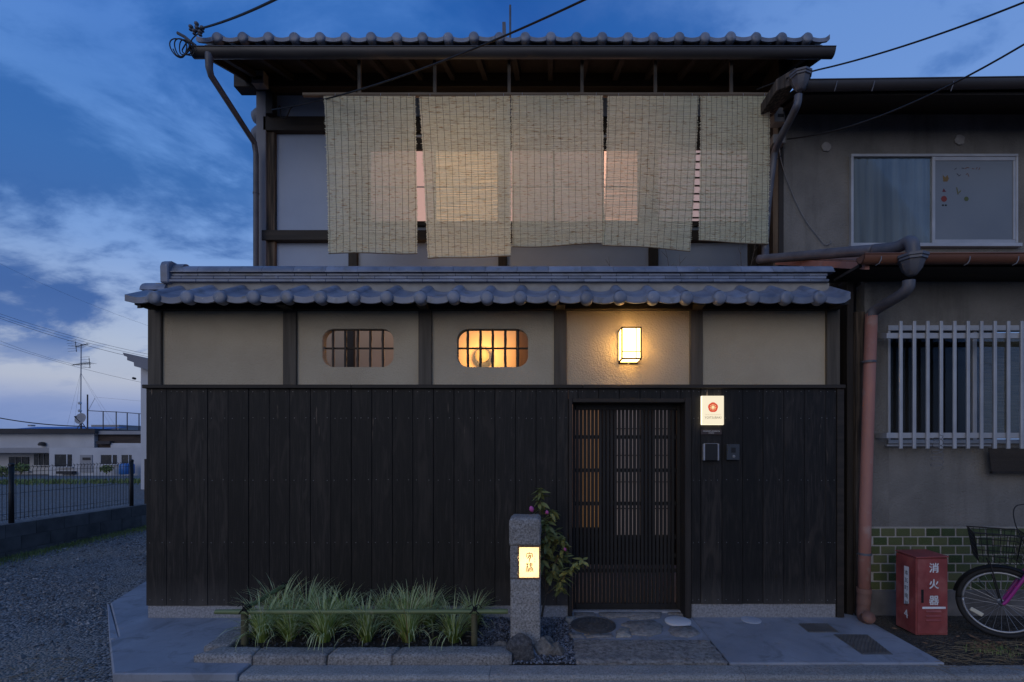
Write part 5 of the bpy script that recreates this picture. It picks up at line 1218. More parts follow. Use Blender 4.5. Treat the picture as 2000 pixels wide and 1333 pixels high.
for ch, py_ in (('消', 1109.5), ('火', 1141), ('器', 1173)):
    b = MB(); vs_, fs_ = stext(ch, .082); mx = (min(a for a, c in vs_)+max(a for a, c in vs_))/2; my = (min(c for a, c in vs_)+max(c for a, c in vs_))/2
    for dx_, dz_ in ((0, 0), (.0022, 0), (-.0022, 0), (0, .0022), (0, -.0022)): b.add([Vector((xc+a-mx+dx_, ey0-.0012-.0001*(dx_ != 0)-.0002*(dz_ > 0)-.00035*(dz_ < 0)-.0001*(dx_ > 0), PZ(py_, ey0)+c-my+dz_)) for a, c in vs_], fs_)
    obj('character', b, M['white'], dr, recalc=False)
obj('white_stripe', MB().box(ex0+.047, ex0+.236, ey0-.002, ey0-.0005, PZ(1189.5, ey0), PZ(1185.5, ey0)), M['white'], dr)
for k in range(3):
    zc = PZ((1195, 1204, 1212.5)[k], ey0); obj('louvre', MB().prism([(ex0+.075, ey0, zc+.012), (ex0+.075, ey0-.009, zc-.004), (ex0+.075, ey0, zc-.008)], (.125, 0, 0)), M['red'], dr, bevel=.002)
lx = ex0-.0015
obj('label_strip', MB().prism([(lx, 4.012, PZ(1178, 4.03)), (lx, 4.065, PZ(1182, 4.05)+.006), (lx, 4.065, PZ(1106, 4.05)), (lx, 4.012, PZ(1104, 4.03)-.012)], (.0012, 0, 0)), M['white'], fb)
b = MB()
for k, ch in enumerate('本瓦町南部'): print_on(b, ch, .043, (lx-.0015, 4.038, .405-.0640*k), (0, -1, -.04), (0, .0, 1), 1, True)
obj('lettering', b, M['ink'], fb, recalc=False)
b = MB(); print_on(b, '4', .10, (lx-.0005, 4.045, .062), (0, -1, -.06), (0, .12, 1), .9, True); print_on(b, '4', .10, (lx-.0007, 4.042, .062), (0, -1, -.06), (0, .12, 1), .9, True); obj('lettering', b, M['white'], fb, recalc=False)

# ================================================================== BICYCLE (front wheel in view, the rest runs out past the frame)
bk = thing('bicycle', (3.9, 3.75, -.09), 'magenta bicycle with a wire front basket parked against the green tiles', 'bicycle')
hub = Vector((PX(1955.5, 3.90), 3.90, .20)); Rw = .282; fwd = Vector((-.82, .572, 0)).normalized(); sid = Vector((fwd.y, -fwd.x, 0)); upv = Vector((0, 0, 1))
def wheel(c, f):
    def ring(r, a, off=0): return c+(f*math.cos(a)+upv*math.sin(a))*r+Vector((f.y, -f.x, 0))*off
    A_ = [2*math.pi*i/56 for i in range(57)]
    wh = obj('wheel', MB().tube([ring(Rw-.045, a) for a in A_], .009, 8), M['chrome'], bk, smooth=2)
    obj('tyre', MB().tube([ring(Rw-.016, a) for a in A_], .019, 12), M['rubber'], wh, smooth=2)
    obj('hub', MB().lathe(c, (f.y, -f.x, 0), [(.008, -.055), (.022, -.035), (.022, -.028), (.013, -.025), (.013, .025), (.022, .028), (.022, .035), (.008, .055)], 14), M['chrome'], wh, smooth=.8)
    for i in range(28):
        a = 2*math.pi*i/28; s_ = .03 if i % 2 else -.03; a2 = a+(.5 if (i//2) % 2 else -.5)
        obj('spoke', MB().tube([ring(.02, a2, s_), ring(Rw-.05, a)], .0013, 4), M['chrome'], wh)
    return wh
w1 = wheel(hub, fwd)
obj('reflector', MB().box(-.045, .045, -.006, .006, -.016, .016), pm('amber_reflector', (.62, .60, .50), (.55, .53, .44), 5, rough=.3, bump=0), w1, bevel=.005)
ro = bpy.data.objects['reflector']; ro.location = (hub+fwd*.150-upv*.105)-wloc(w1); ro.rotation_euler = (0, math.radians(28), math.atan2(-fwd.y, -fwd.x))
rear = hub-fwd*1.02; wheel(rear, fwd)
hd0 = hub-fwd*.19+upv*.42; hd1 = hub-fwd*.25+upv*.62
for s_ in (-.055, .055):
    obj('fork', MB().tube(curve([hub+sid*s_, hub+sid*s_-fwd*.03+upv*.04, hub+sid*s_-fwd*.12+upv*.22, hd0-upv*.06+sid*s_*.75, hd0]), .013, 8), M['purple'], bk, smooth=2)
bbk = hub-fwd*.56+upv*.02; seat_t = hub-fwd*.68+upv*.42
obj('frame', MB().tube([hd0, hd1], .019, 10), M['purple'], bk, smooth=2)
for a_, c_, r_ in ((hd0+upv*.04, bbk, .017), (bbk, seat_t, .015), (hd1-upv*.06, bbk.lerp(seat_t, .55), .015)): obj('frame', MB().tube([a_, c_], r_, 10), M['purple'], bk, smooth=2)
for s_ in (-.05, .05): obj('frame', MB().tube([bbk+sid*s_*.6, rear+sid*s_], .010, 8), M['purple'], bk, smooth=2); obj('frame', MB().tube([seat_t+sid*s_*.4, rear+sid*s_], .008, 8), M['purple'], bk, smooth=2)
obj('stem', MB().tube([hd1, hd1+upv*.12], .012, 8), M['chrome'], bk, smooth=2)
hb = hd1+upv*.12
obj('handlebar', MB().tube(curve([hb-fwd*.22+sid*.29+upv*.02, hb-fwd*.06+sid*.25+upv*.07, hb+sid*.10+upv*.04, hb, hb-sid*.10+upv*.04, hb-fwd*.06-sid*.25+upv*.07, hb-fwd*.22-sid*.29+upv*.02]), .011, 8), M['chrome'], bk, smooth=2)
for s_ in (-1, 1): obj('grip', MB().tube([hb-fwd*.13+sid*.275*s_+upv*.05, hb-fwd*.23+sid*.293*s_+upv*.018], .016, 10), M['rubber'], bk, smooth=2)
obj('saddle', MB().lathe(seat_t+upv*.14+fwd*.02, fwd, [(.03, -.13), (.095, -.10), (.085, -.03), (.04, .06), (.025, .13), (.008, .15)], 16), M['rubber'], bk, smooth=2)
obj('seat_post', MB().tube([seat_t, seat_t+upv*.13], .012, 8), M['chrome'], bk, smooth=2)
A_ = [math.radians(a) for a in range(20, 171, 10)]
for c_, k in ((hub, 'mudguard'), (rear, 'mudguard')):
    b = MB(); vs = []
    for a in A_:
        for off, rr_ in ((-.03, Rw+.008), (-.02, Rw+.020), (0, Rw+.024), (.02, Rw+.020), (.03, Rw+.008)): vs.append(c_+(-fwd*math.cos(a)+upv*math.sin(a))*rr_+sid*off)
    b.add(vs, [(5*i+j, 5*i+j+1, 5*i+j+6, 5*i+j+5) for i in range(len(A_)-1) for j in range(4)]); obj(k, b, M['black'], bk, smooth=2)
# wire basket over the front wheel
bc = hub+fwd*.03+upv*.44; b0 = obj('basket', MB().tube([bc+fwd*(.16*sx)+sid*(.19*sy)+upv*.13 for sx, sy in ((1, 1), (1, -1), (-1, -1), (-1, 1), (1, 1))], .006, 6), M['black'], bk)
bb = MB()
def bpt(sx, sy, t): k = .78+.22*t; return bc+fwd*.16*sx*k+sid*.19*sy*k+upv*(-.10+.23*t)
for t in (0, .2, .4, .6, .8, .94): bb.tube([bpt(sx, sy, t) for sx, sy in ((1, 1), (1, -1), (-1, -1), (-1, 1), (1, 1))], .0022, 4)
for k in range(9):
    e = -1+k/4
    for sgn in (-1, 1): bb.tube([bpt(e, sgn, 0), bpt(e, sgn, 1)], .002, 4); bb.tube([bpt(sgn, e, 0), bpt(sgn, e, 1)], .002, 4)
    bb.tube([bpt(e, -1, 0), bpt(e, 1, 0)], .002, 4)
obj('wire_mesh', bb, M['black'], b0, kind='stuff')
obj('basket_stay', MB().tube([hub+sid*.06, bc-upv*.10+sid*.06+fwd*.05], .005, 6), M['black'], bk); obj('basket_stay', MB().tube([hub-sid*.06, bc-upv*.10-sid*.06+fwd*.05], .005, 6), M['black'], bk)
obj('brake', MB().box(hd0.x-.03, hd0.x+.01, hd0.y-.05, hd0.y+.0, hd0.z-.07, hd0.z-.03), M['chrome'], bk, bevel=.006)
obj('brake_cable', MB().tube(curve([hb+sid*.2+upv*.05, hb+fwd*.14+sid*.14+upv*.03, hb+fwd*.16+sid*.05-upv*.10, hd0+fwd*.03]), .004, 6), M['rubber'], bk, smooth=2)
obj('dynamo_cable', MB().tube(curve([hd0+sid*.06-upv*.12+fwd*.14, hub+upv*.17+fwd*.12+sid*.05, hub+upv*.05+fwd*.075+sid*.05, hub+sid*.05]), .003, 5), M['rubber'], bk, smooth=2)
# litter on the verge
lr = random.Random(5); b = MB()
for _ in range(230):
    c = Vector((lr.uniform(2.80, 4.0), lr.uniform(3.40, 3.80), -.066)); 
    if c.x < 2.95 and c.y > 3.6: continue
    a = lr.gauss(-.35, .6); l_ = lr.uniform(.04, .17); d_ = Vector((math.cos(a), math.sin(a), lr.uniform(-.02, .10)))*l_/2; b.tube([c-d_, c+Vector((0, 0, lr.uniform(0, .012))), c+d_], [.0012, .0016, .0008], 4)
for _ in range(14):
    c = Vector((lr.uniform(2.7, 4.0), lr.uniform(3.27, 3.45), -.078)); a = lr.uniform(0, 3.1); d_ = Vector((math.cos(a), math.sin(a), .02))*lr.uniform(.03, .09); b.tube([c-d_, c+d_], .0014, 4)
for _ in range(60):
    c = Vector((lr.uniform(-3.9, -3.0), lr.uniform(3.26, 3.6), -.11)); a = lr.uniform(0, 3.1); d_ = Vector((math.cos(a), math.sin(a), .05))*lr.uniform(.02, .07); b.tube([c-d_, c+d_], .0016, 4)
tagp(obj('dry_grass', b, M['straw'], None, kind='stuff'), 'dry straw and stalks littering the dirt beside the concrete', 'straw')
b = MB()
for _ in range(46):
    c = Vector((lr.uniform(3.22, 3.5), lr.uniform(3.62, 3.86), -.068)) if _ < 24 else Vector((lr.uniform(2.85, 4.1), lr.uniform(3.42, 4.3), -.068)); a = lr.uniform(0, 6.3); s = lr.uniform(.018, .042); d_ = Vector((math.cos(a), math.sin(a), lr.uniform(-.1, .35)))*s; e = Vector((-math.sin(a), math.cos(a), lr.uniform(-.3, .3)))*s*.4
    m_ = c+Vector((0, 0, .012)); b.add([m_-d_, m_-d_*.2+e, m_+d_, m_-d_*.2-e, m_-d_*.1+Vector((0, 0, .006))], [(0, 1, 4), (1, 2, 4), (2, 3, 4), (3, 0, 4)])
tagp(obj('dead_leaves', b, M['deadleaf'], None, kind='stuff', recalc=False), 'curled dead leaves on the dirt verge by the red box', 'leaves')
def weeds(name, n, fn, hmin, hmax, label, seed, wd=.002):
    r = random.Random(seed); b = MB()
    for _ in range(n):
        c = fn(r)
        if c is None: continue
        a = r.uniform(0, 6.3); h_ = r.uniform(hmin, hmax); d_ = Vector((math.cos(a), math.sin(a), 0)); s_ = Vector((-d_.y, d_.x, 0))*wd; l_ = r.uniform(.2, .8)*h_
        b.add([c-s_, c+s_, c+d_*l_*.4+Vector((0, 0, h_*.7))+s_*.8, c+d_*l_*.4+Vector((0, 0, h_*.7))-s_*.8, c+d_*l_+Vector((0, 0, h_))], [(0, 1, 2, 3), (3, 2, 4)])
    return tagp(obj(name, b, M['weed'], None, kind='stuff', recalc=False), label, 'weeds')
weeds('verge_grass', 420, lambda r: Vector((r.gauss(3.35, .10), r.gauss(3.62, .05), -.075)) if r.random() < .5 else Vector((r.gauss(3.75, .18), r.gauss(3.46, .04), -.075)), .01, .035, 'low green weeds in the dirt in front of the bicycle', 7)
# ================================================================== NEIGHBOURING HOUSE
nh = thing('neighbour_house', (5.0, 5.0, -.05), 'older grey stucco house with a green tiled base and red brown gutters', 'house')
NY = 4.42; UY = 5.62
nx0 = 2.93
# lower wall with its window opening
wxa, wxb, wza, wzb = PX(1736, NY), PX(2075, NY), PZ(866, NY), PZ(637, NY)
for i, (a, c, d_, e) in enumerate(((nx0, wxa, .72, 3.02), (wxb, 9.0, .72, 3.02), (wxa-.001, wxb+.001, .72, wza), (wxa-.001, wxb+.001, wzb, 3.02))):
    obj('wall_panel', MB().box(a, c, NY, NY+.12, d_, e), M['stucco_grey'], nh)
obj('wall_panel', MB().box(2.662, 9.0, UY, UY+.12, 2.9, 5.55), M['stucco_grey'], nh)
obj('foundation', MB().box(nx0, 9.0, NY-.015, NY+.12, -.3, PZ(1153, NY)), M['block'], nh, bevel=.006)
obj('corner_post', MB().box(PX(1655, 4.40), PX(1668, 4.40), 4.40, 4.55, -.08, 2.98), M['wood_dark'], nh, bevel=.006)
b = MB(); xq = PX(1671, 4.39)
b.grid(lambda u, t: Vector((xq+.085*u+.006*mnoise.noise(Vector((3, t*7, 1))), 4.385+.006*mnoise.noise(Vector((u*9, t*30, 2))), -.07+t*2.75)), 6, 60); b.grid(lambda u, t: Vector((xq+.085*(u), 4.50, -.07+t*2.75)), 1, 1); b.grid(lambda u, t: Vector((xq+.006*mnoise.noise(Vector((3, t*7, 1))), 4.385+u*.115, -.07+t*2.75)), 1, 60)
obj('corner_post', b, M['wood_old'], nh, smooth=1)
obj('wall_strip', MB().box(PX(1690, 4.40), nx0+.01, 4.41, 4.53, -.06, 2.95), M['stucco_grey'], nh)
obj('dark_recess', MB().box(2.58, PX(1656, 4.5), 4.56, 4.62, -.08, 3.0), M['wood_dark'], nh)
# glazed tiles in running bond with pale joints
obj('joint_bed', MB().box(nx0, 9.0, NY-.002, NY+.02, PZ(1153, NY)+.001, .7195), M['mortar'], nh)
tp, tw, thh, tc_ = 29.3*NY/F, 25.8*NY/F, 14.8*NY/F, 17.35*NY/F
tproto = None; tz0 = .7195-.010
wsc = obj('tile_wainscot', MB().box(nx0, nx0+.001, NY-.003, NY-.0025, .69, .70), M['mortar'], nh)
for r_ in range(7):
    zt_ = tz0-r_*tc_; off = (0, .52)[r_ % 2]*tp
    x = nx0-off-.03
    while x < 6.9:
        xa, xb = max(x, nx0+.004), x+tw
        if xb-xa > .02:
            if xa == x:
                if tproto is None:
                    tproto = obj('tile', MB().box(xa, xb, NY-.011, NY-.0025, zt_-thh, zt_), M['greentile'], wsc, bevel=.0025); tc0 = WL[tproto.name].copy()
                else: dup(tproto, wsc, (xa+tw/2, tc0.y+rnd.uniform(-.0012, .0012), zt_-thh/2))
            else: obj('tile', MB().box(xa, xb, NY-.011, NY-.0025, zt_-thh, zt_), M['greentile'], wsc, bevel=.0025)
        x += tp
obj('tile_cap', MB().box(nx0, 9.0, NY-.008, NY+.01, .7205, .7245), M['mortar'], nh)
# lower window: aluminium frame, sliding sashes, bamboo blind inside
lw = obj('window', MB().box(wxa+.001, wxb-.001, NY+.055, NY+.11, wza+.001, wza+.035), M['alu'], nh)
F2 = lambda n_, *a: obj(n_, MB().box(*a), M['alu'], lw, bevel=.003)
F2('frame', wxa-.012, wxb+.012, NY-.012, NY+.05, wzb-.045, wzb+.004); F2('frame', wxa-.012, wxa+.010, NY-.011, NY+.05, wza+.001, wzb-.046); F2('frame', wxa-.012, wxb+.012, NY-.016, NY+.05, wza-.004, wza+.028)
F2('sill', wxa-.045, PX(1928, NY), NY-.045, NY-.017, wza-.030, wza-.012)
F2('sash', PX(1903, NY), PX(1911, NY), NY+.012, NY+.045, wza+.03, wzb-.047)
obj('pane', MB().box(wxa+.011, PX(1903, NY), NY+.030, NY+.034, wza+.03, wzb-.046), M['glass'], lw); obj('pane', MB().box(PX(1911, NY), wxb-.001, NY+.020, NY+.024, wza+.03, wzb-.046), M['glass'], lw)
obj('blind', MB().box(PX(1935, NY), wxb-.03, NY+.085, NY+.09, wza+.05, wzb-.05), M['gblind'], lw)
obj('room', MB().box(wxa-.2, wxb+.2, NY+.9, NY+.95, wza-.3, wzb+.3), M['bdark'], lw)
for k in range(5): obj('curtain_clip', MB().lathe((PX(1888, NY+.06), NY+.06, PZ(668+k*9, NY)), (0, -1, 0), [(.007, 0), (.005, .006)], 8), M['whitecap'], lw)
# projecting security grille
GYY = 4.24
gr = thing('window_grille', (PX(1870, GYY), GYY, PZ(760, GYY)), 'white aluminium bar grille over the ground floor window next door', 'grille')
for py in (655, 851): obj('rail', MB().box(PX(1735, GYY), PX(2080, GYY), GYY+.018, GYY+.038, PZ(py+5.5, GYY), PZ(py-5.5, GYY)), M['alu'], gr, bevel=.003)
for py in (655, 851):
    b = MB().prism([(PX(1720, GYY+.10), NY-.01, PZ(py+5, 4.4)), (PX(1735, GYY)-.001, GYY+.02, PZ(py+5, GYY)), (PX(1735, GYY)-.001, GYY+.036, PZ(py+5, GYY)), (PX(1720, GYY+.10)+.02, NY-.001, PZ(py+5, 4.4))], (0, 0, .045)); obj('bracket', b, M['alu'], gr)
g0 = None
for k in range(12):
    xx = PX(1760.5+26.3*k, GYY)
    if g0 is None:
        g0 = obj('bar', MB().box(xx-.0145, xx+.0145, GYY, GYY+.017, PZ(877, GYY), PZ(627, GYY)), M['alu'], gr, bevel=.004, seg=2); gc = WL[g0.name].copy(); gx_ = xx
    else: dup(g0, gr, gc+Vector((xx-gx_, 0, 0)))
cw = [P(1836, 850, 4.2)]
for k in range(60):
    t = k/59; a = t*2*math.pi*5; cw.append(P(1832+ (10+3*t)*math.cos(a)-2*t, 852+62*t+6*math.sin(a), 4.19+.02*math.sin(a)))
cw.append(P(1836, 918, 4.2)); cable('coiled_wire', cw, .0028, 'wire_grey', 'springy pale coiled wire hanging from the white window grille')
hbx = thing('hanging_blind', (PX(1970, 4.3), 4.36, PZ(905, 4.3)), 'brown slatted blind hanging outside below the white grille', 'blind')
b = MB()
for k in range(22):
    zc = PZ(876, 4.34)-.0095*k; b.box(PX(1931+k*.25, 4.34), PX(2090, 4.34), 4.335+.003*(k % 2), 4.345+.003*(k % 2), zc-.0036, zc+.0036)
obj('slats', b, pm('brown_slat', (.055, .044, .036), (.030, .025, .021), 30, stretch=(.05, 1, 1), rough=.85, bump=.3), hbx, kind='stuff')
obj('batten', MB().box(PX(1936, 4.34), PX(2090, 4.34), 4.328, 4.352, PZ(876, 4.34)-.0095*22-.014, PZ(876, 4.34)-.0095*22+.002), M['wood_dark'], hbx)
# lower roof: eave board, sheet roof, gutter, rain hopper and pipes
obj('soffit', MB().box(PX(1672, 4.1), 9.0, 4.06, NY-.001, 2.965, 2.99), M['wood_darkx'], nh)
obj('lower_roof', MB().prism([(2.667, 4.02, 3.00), (2.667, UY-.001, 3.66), (2.667, UY-.001, 3.62), (2.667, 4.02, 2.97)], (6.4, 0, 0)), M['pipe_brown'], nh)
obj('roof_edge', MB().prism([(2.63, 4.02, 2.985), (2.63, UY-.001, 3.64), (2.63, UY-.001, 3.57), (2.63, 4.02, 2.93)], (.036, 0, 0)), M['pipe_pink'], nh)
zg = PZ(497, 3.95)
trough(PX(1687, 3.95), 7.5, 3.99, zg, .055, 'gutter', M['copper'], nh, skew=.004)
for px_ in (1717, 1890, 1985):
    c = P(px_, 512, 3.925); obj('gutter_hook', MB().tube([c+Vector((.02, 0, .045)), c+Vector((.012, -.006, .015)), c+Vector((0, -.002, -.012)), c+Vector((-.015, .02, -.022))], .004, 6), M['wire_grey'], nh, smooth=2)
def hopper(c, w_, name='rain_hopper', mat='pipe_grey'):
    c = Vector(c); o = obj(name, MB().lathe(c, (0, 0, 1), [(w_*.26, -.34*w_*2), (w_*.34, -.62*w_), (w_*.62, -.25*w_), (w_*.80, .30*w_), (w_*.92, .34*w_), (w_*.92, .50*w_), (w_, .54*w_), (w_, .72*w_)], 8), M[mat], nh, smooth=.5)
    return o
hp = P(1781, 520, 3.93); hopper(hp, .115)
obj('elbow', MB().tube(curve([P(1706, 489, 4.25), P(1745, 485, 4.1), P(1764, 478, 4.03), P(1774, 473, 3.98), P(1781, 477, 3.94), P(1783, 490, 3.93), P(1783, 500, 3.93)]), .050, 14), M['pipe_grey'], nh, smooth=2)
obj('downpipe', MB().tube(curve([P(1482, 507, 5.45), P(1560, 501, 5.0), P(1640, 494, 4.55), P(1706, 489, 4.25)]), .048, 14), M['pipe_grey'], nh, smooth=2)
obj('downpipe', MB().tube(curve([P(1494, 470, 5.5), P(1495, 490, 5.5), P(1494, 505, 5.45)]), .04, 12), M['pipe_grey'], nh, smooth=2)
obj('downpipe', MB().tube(curve([P(1775, 548, 3.96), P(1773, 562, 3.97), P(1762, 574, 4.02), P(1740, 588, 4.12), P(1715, 603, 4.26), P(1702, 616, 4.31), P(1701, 640, 4.32)]), .046, 14), M['pipe_grey'], nh, smooth=2)
obj('downpipe', MB().tube([P(1702, 614, 4.315), P(1697, 760, 4.30), P(1690, 1000, 4.28), P(1687.5, 1158, 4.27)], .0495, 16), M['pipe_pink'], nh, smooth=2)
obj('pipe_foot', MB().tube(curve([P(1687.5, 1156, 4.27), P(1686.5, 1180, 4.27), P(1686, 1200, 4.26), P(1690, 1209, 4.22), P(1697, 1206, 4.14)]), [.056]*9+[.052]*24, 14), M['pipe_brown'], nh, smooth=2)
obj('collar', MB().lathe(P(1687.5, 1153, 4.27), (0, 0, 1), [(.06, -.02), (.06, .02)], 16), M['pipe_brown'], nh, smooth=.6)
for py_, d_ in ((707, 4.30), (1082, 4.275)):
    pxx = 1698-(py_-707)*.0235; obj('pipe_strap', MB().lathe(P(pxx, py_, d_), (0, 0, 1), [(.054, -.010), (.054, .010)], 16), M['pipe_grey'], nh, smooth=.6); obj('pipe_strap', MB().tube([P(pxx-12, py_, d_), P(pxx-16, py_, d_+.06)], .006, 6), M['pipe_grey'], nh)
# upper storey: eave, gutter, hopper, window, vents
EZ2 = PZ(160, 5.0)
obj('upper_roof', MB().prism([(2.68, 5.03, EZ2+.035), (2.68, 9, EZ2+1.55), (2.68, 9, EZ2+1.48), (2.68, 5.03, EZ2-.04)], (7, 0, 0)), M['wood_darkx'], nh)
obj('soffit', MB().prism([(2.665, 5.05, EZ2-.07), (2.665, UY+.1, EZ2+.16), (2.665, UY+.1, EZ2+.12), (2.665, 5.05, EZ2-.10)], (7, 0, 0)), M['wood_dark'], nh)
ug = trough(PX(1578, 4.95), 8.0, 5.0, PZ(157, 4.95), .06, 'gutter', M['gutter'], nh, skew=.013)
for px_ in (1634, 1707, 1862): xx = PX(px_, 4.93); obj('gutter_hook', MB().tube([(xx+.012, 4.94, PZ(157, 4.93)), (xx, 4.935, PZ(166, 4.93)), (xx-.01, 4.95, PZ(176, 4.93))], .005, 6), M['pipe_grey'], nh)
hopper(P(1563, 162, 4.85), .112, mat='pipe_grey')
obj('downpipe', MB().tube(curve([P(1559, 186, 4.86), P(1558, 200, 4.87), P(1553, 214, 4.9), P(1541, 238, 5.05), P(1525, 268, 5.3), P(1514, 295, 5.48), P(1510, 320, 5.5), P(1500, 400, 5.52), P(1495, 470, 5.5)]), .038, 12), M['pipe_grey'], nh, smooth=2)
obj('purlin_end', MB().prism([(PX(1503, 5.2), 5.05, PZ(176, 5.2)), (PX(1541, 5.2), 5.05, PZ(153, 5.2)), (PX(1541, 5.2), 5.05, PZ(184, 5.2)), (PX(1503, 5.2), 5.05, PZ(198, 5.2))], (0, .5, 0)), M['wood_old'], nh, bevel=.006)
obj('corner_trim', MB().box(2.663, 2.70, UY-.01, UY-.001, 3.3, 5.5), M['wood_dark'], nh)
ua, ub_, uz0, uz1 = PX(1658, UY), PX(1982, UY), PZ(485, UY), PZ(305, UY)
uw = obj('window', MB().box(ua+.02, ub_-.02, UY-.004, UY-.001, uz0+.02, uz1-.02), M['bdark'], nh)
def F3(n_, *a): return obj(n_, MB().box(*a), M['alu'], uw, bevel=.003)
F3('frame', ua, ub_, UY-.045, UY-.0005, uz1-.030, uz1); F3('frame', ua, ua+.030, UY-.044, UY-.0005, uz0+.041, uz1-.0305); F3('frame', ub_-.022, ub_, UY-.044, UY-.0005, uz0+.041, uz1-.0305); F3('frame', ua-.01, ub_+.04, UY-.055, UY-.0005, uz0, uz0+.04)
xm0 = PX(1816, UY)
F3('sash', xm0, xm0+.034, UY-.040, UY-.006, uz0+.041, uz1-.031); F3('sash', xm0+.035, ub_-.023, UY-.038, UY-.008, uz1-.075, uz1-.0315); F3('sash', xm0+.035, ub_-.023, UY-.038, UY-.008, uz0+.0415, uz0+.085); F3('sash', ub_-.052, ub_-.0235, UY-.039, UY-.007, uz0+.086, uz1-.076)
obj('curtain', MB().grid(lambda u, t: Vector((ua+.03+u*(xm0-ua-.03), UY-.010+.004*math.sin(u*60+t*2), uz0+.04+t*(uz1-uz0-.07))), 90, 4), M['curtain'], uw, smooth=2)
obj('pane', MB().box(ua+.031, xm0-.001, UY-.022, UY-.018, uz0+.041, uz1-.031), M['glass'], uw)
obj('pane', MB().box(xm0+.035, ub_-.053, UY-.030, UY-.026, uz0+.0855, uz1-.0755), M['frost'], uw)
# children's stickers on the frosted pane
def flat(name, pts, col, d=.0315):
    m_ = M.setdefault('st_'+name+str(col), pm('sticker_'+name, tuple(x*.55 for x in col), tuple(x*.5 for x in col), 10, rough=.7, bump=0, rv=0)); obj(name, MB().poly([(PX(a, UY), UY-d, PZ(c, UY)) for a, c in pts]), m_, uw, recalc=False)
def disc_(cx2, cy2, r_, sx=1.0, k=14): return [(cx2+r_*sx*math.cos(2*math.pi*i/k), cy2+r_*math.sin(2*math.pi*i/k)) for i in range(k)]
flat('sticker', [(1837, 345), (1842, 350), (1846, 345), (1849, 352), (1846, 358), (1838, 358)], (.30, .20, .08)); flat('sticker', [(1839, 371), (1836, 378), (1843.5, 378)], (.22, .05, .07)); flat('sticker', disc_(1839.5, 391.5, 6, 1.0, 8), (.34, .06, .05)); flat('sticker', disc_(1883, 391.5, 4.5), (.16, .20, .08))
flat('sticker', disc_(1837.5, 404, 1.8, 1.3, 8), (.02, .02, .02)); flat('sticker', disc_(1843, 404, 1.8, 1.3, 8), (.02, .02, .02))
flat('sticker', [(1863, 369), (1865, 369), (1868, 382), (1866, 384)], (.22, .22, .10)); flat('sticker', [(1868, 378), (1873, 374), (1872, 378), (1868, 381)], (.22, .22, .10))
rs = random.Random(3)
for (bx, by) in ((1862, 333), (1876, 332), (1882, 332), (1886, 331), (1896, 333), (1903, 332), (1908, 333), (1866, 344), (1870, 346), (1884, 343), (1887, 346)):
    a = rs.uniform(-1.2, 1.2); dx_, dy_ = 2.6*math.cos(a), 2.6*math.sin(a); flat('sticker', [(bx-dx_-.6*dy_/2.6, by-dy_+.6*dx_/2.6), (bx+dx_-.6*dy_/2.6, by+dy_+.6*dx_/2.6), (bx+dx_+.6*dy_/2.6, by+dy_-.6*dx_/2.6), (bx-dx_+.6*dy_/2.6, by-dy_-.6*dx_/2.6)], (.26, .10, .06) if bx > 1880 else (.06, .04, .05))
for k, (px_, py_, r_) in enumerate(((1613.5, 287, 9), (1874, 273.5, 10))):
    c = P(px_, py_, UY-.01); rr_ = random.Random(k); b = MB(); n_ = 20; pts = [(r_*UY/F*(1+.10*rr_.uniform(-1, 1))) for _ in range(n_)]
    b.prism([(c.x+pts[i]*math.cos(2*math.pi*i/n_), UY-.0005, c.z+pts[i]*math.sin(2*math.pi*i/n_)) for i in range(n_)], (0, -.018, 0)); obj('vent_plug', b, M['mortar'], nh, bevel=.004)

# ================================================================== ALLEY SIDE: BLOCK WALL, MESH FENCE, SCREEN
FX = -7.42
bw = thing('block_wall', (FX-.07, 7.5, -.1), 'low dark concrete block wall along the gravel alley', 'wall')
y = 2.2; k = 0
while y < 9.0:
    for r_ in range(3):
        zb_ = -.16+.19*r_-.02*(y-6.4)*.0; oy = (0, .20)[r_ % 2]
        obj('block', MB().box(FX-.15, FX, y+oy+.002, y+oy+.397, zb_-.02, zb_+.168), M['block'], bw, bevel=.004)
    y += .40
obj('joint', MB().box(FX-.145, FX-.006, 2.2, 9.4, -.3, .38), M['mortar_d'] if 'mortar_d' in M else M['block'], bw)
mf = thing('mesh_fence', (FX-.07, 7.5, .40), 'dark green wire mesh fence on the low block wall', 'fence')
fyp = [2.76, 4.74, 6.74, 8.68]
for yy in fyp: obj('post', MB().tube([(FX-.075, yy, .25), (FX-.075, yy, 1.19)], .030, 12), M['black'], mf, smooth=2); obj('post_cap', MB().lathe((FX-.075, yy, 1.19), (0, 0, 1), [(.034, 0), (.034, .02), (.02, .035)], 12), M['black'], mf, smooth=1)
for a, c in zip(fyp, fyp[1:]):
    b = MB(); n_ = 34
    for i in range(n_):
        yy = a+.03+(c-a-.06)*(i+.5)/n_; b.tube([(FX-.075, yy, .43), (FX-.075, yy, 1.13), (FX-.060, yy, 1.165), (FX-.085, yy, 1.185)], .0035, 4, cap=False)
    for zz_ in (.45, .52, .80, 1.10, 1.165): b.tube([(FX-.072, a, zz_), (FX-.072, c, zz_)], .0036, 4)
    obj('mesh_panel', b, M['black'], mf, kind='stuff', recalc=False)
ts = thing('timber_screen', (-7.5, 9.1, 0), 'dark brown timber screen at the end of the mesh fence', 'screen')
for k in range(4): obj('board', MB().box(-7.62+.055*k, -7.568+.055*k, 9.10, 9.13, .0, 1.22), M['wood_dark'], ts, bevel=.003)
def edge_pt(r): 
    yy = 5.0+r.random()*4.2; return Vector((FX+.04+abs(r.gauss(0, .16)), yy, alley_z(FX+.1, yy)))
weeds('wall_grass', 4200, edge_pt, .01, .06, 'thin grass growing along the foot of the block wall', 9, .003)
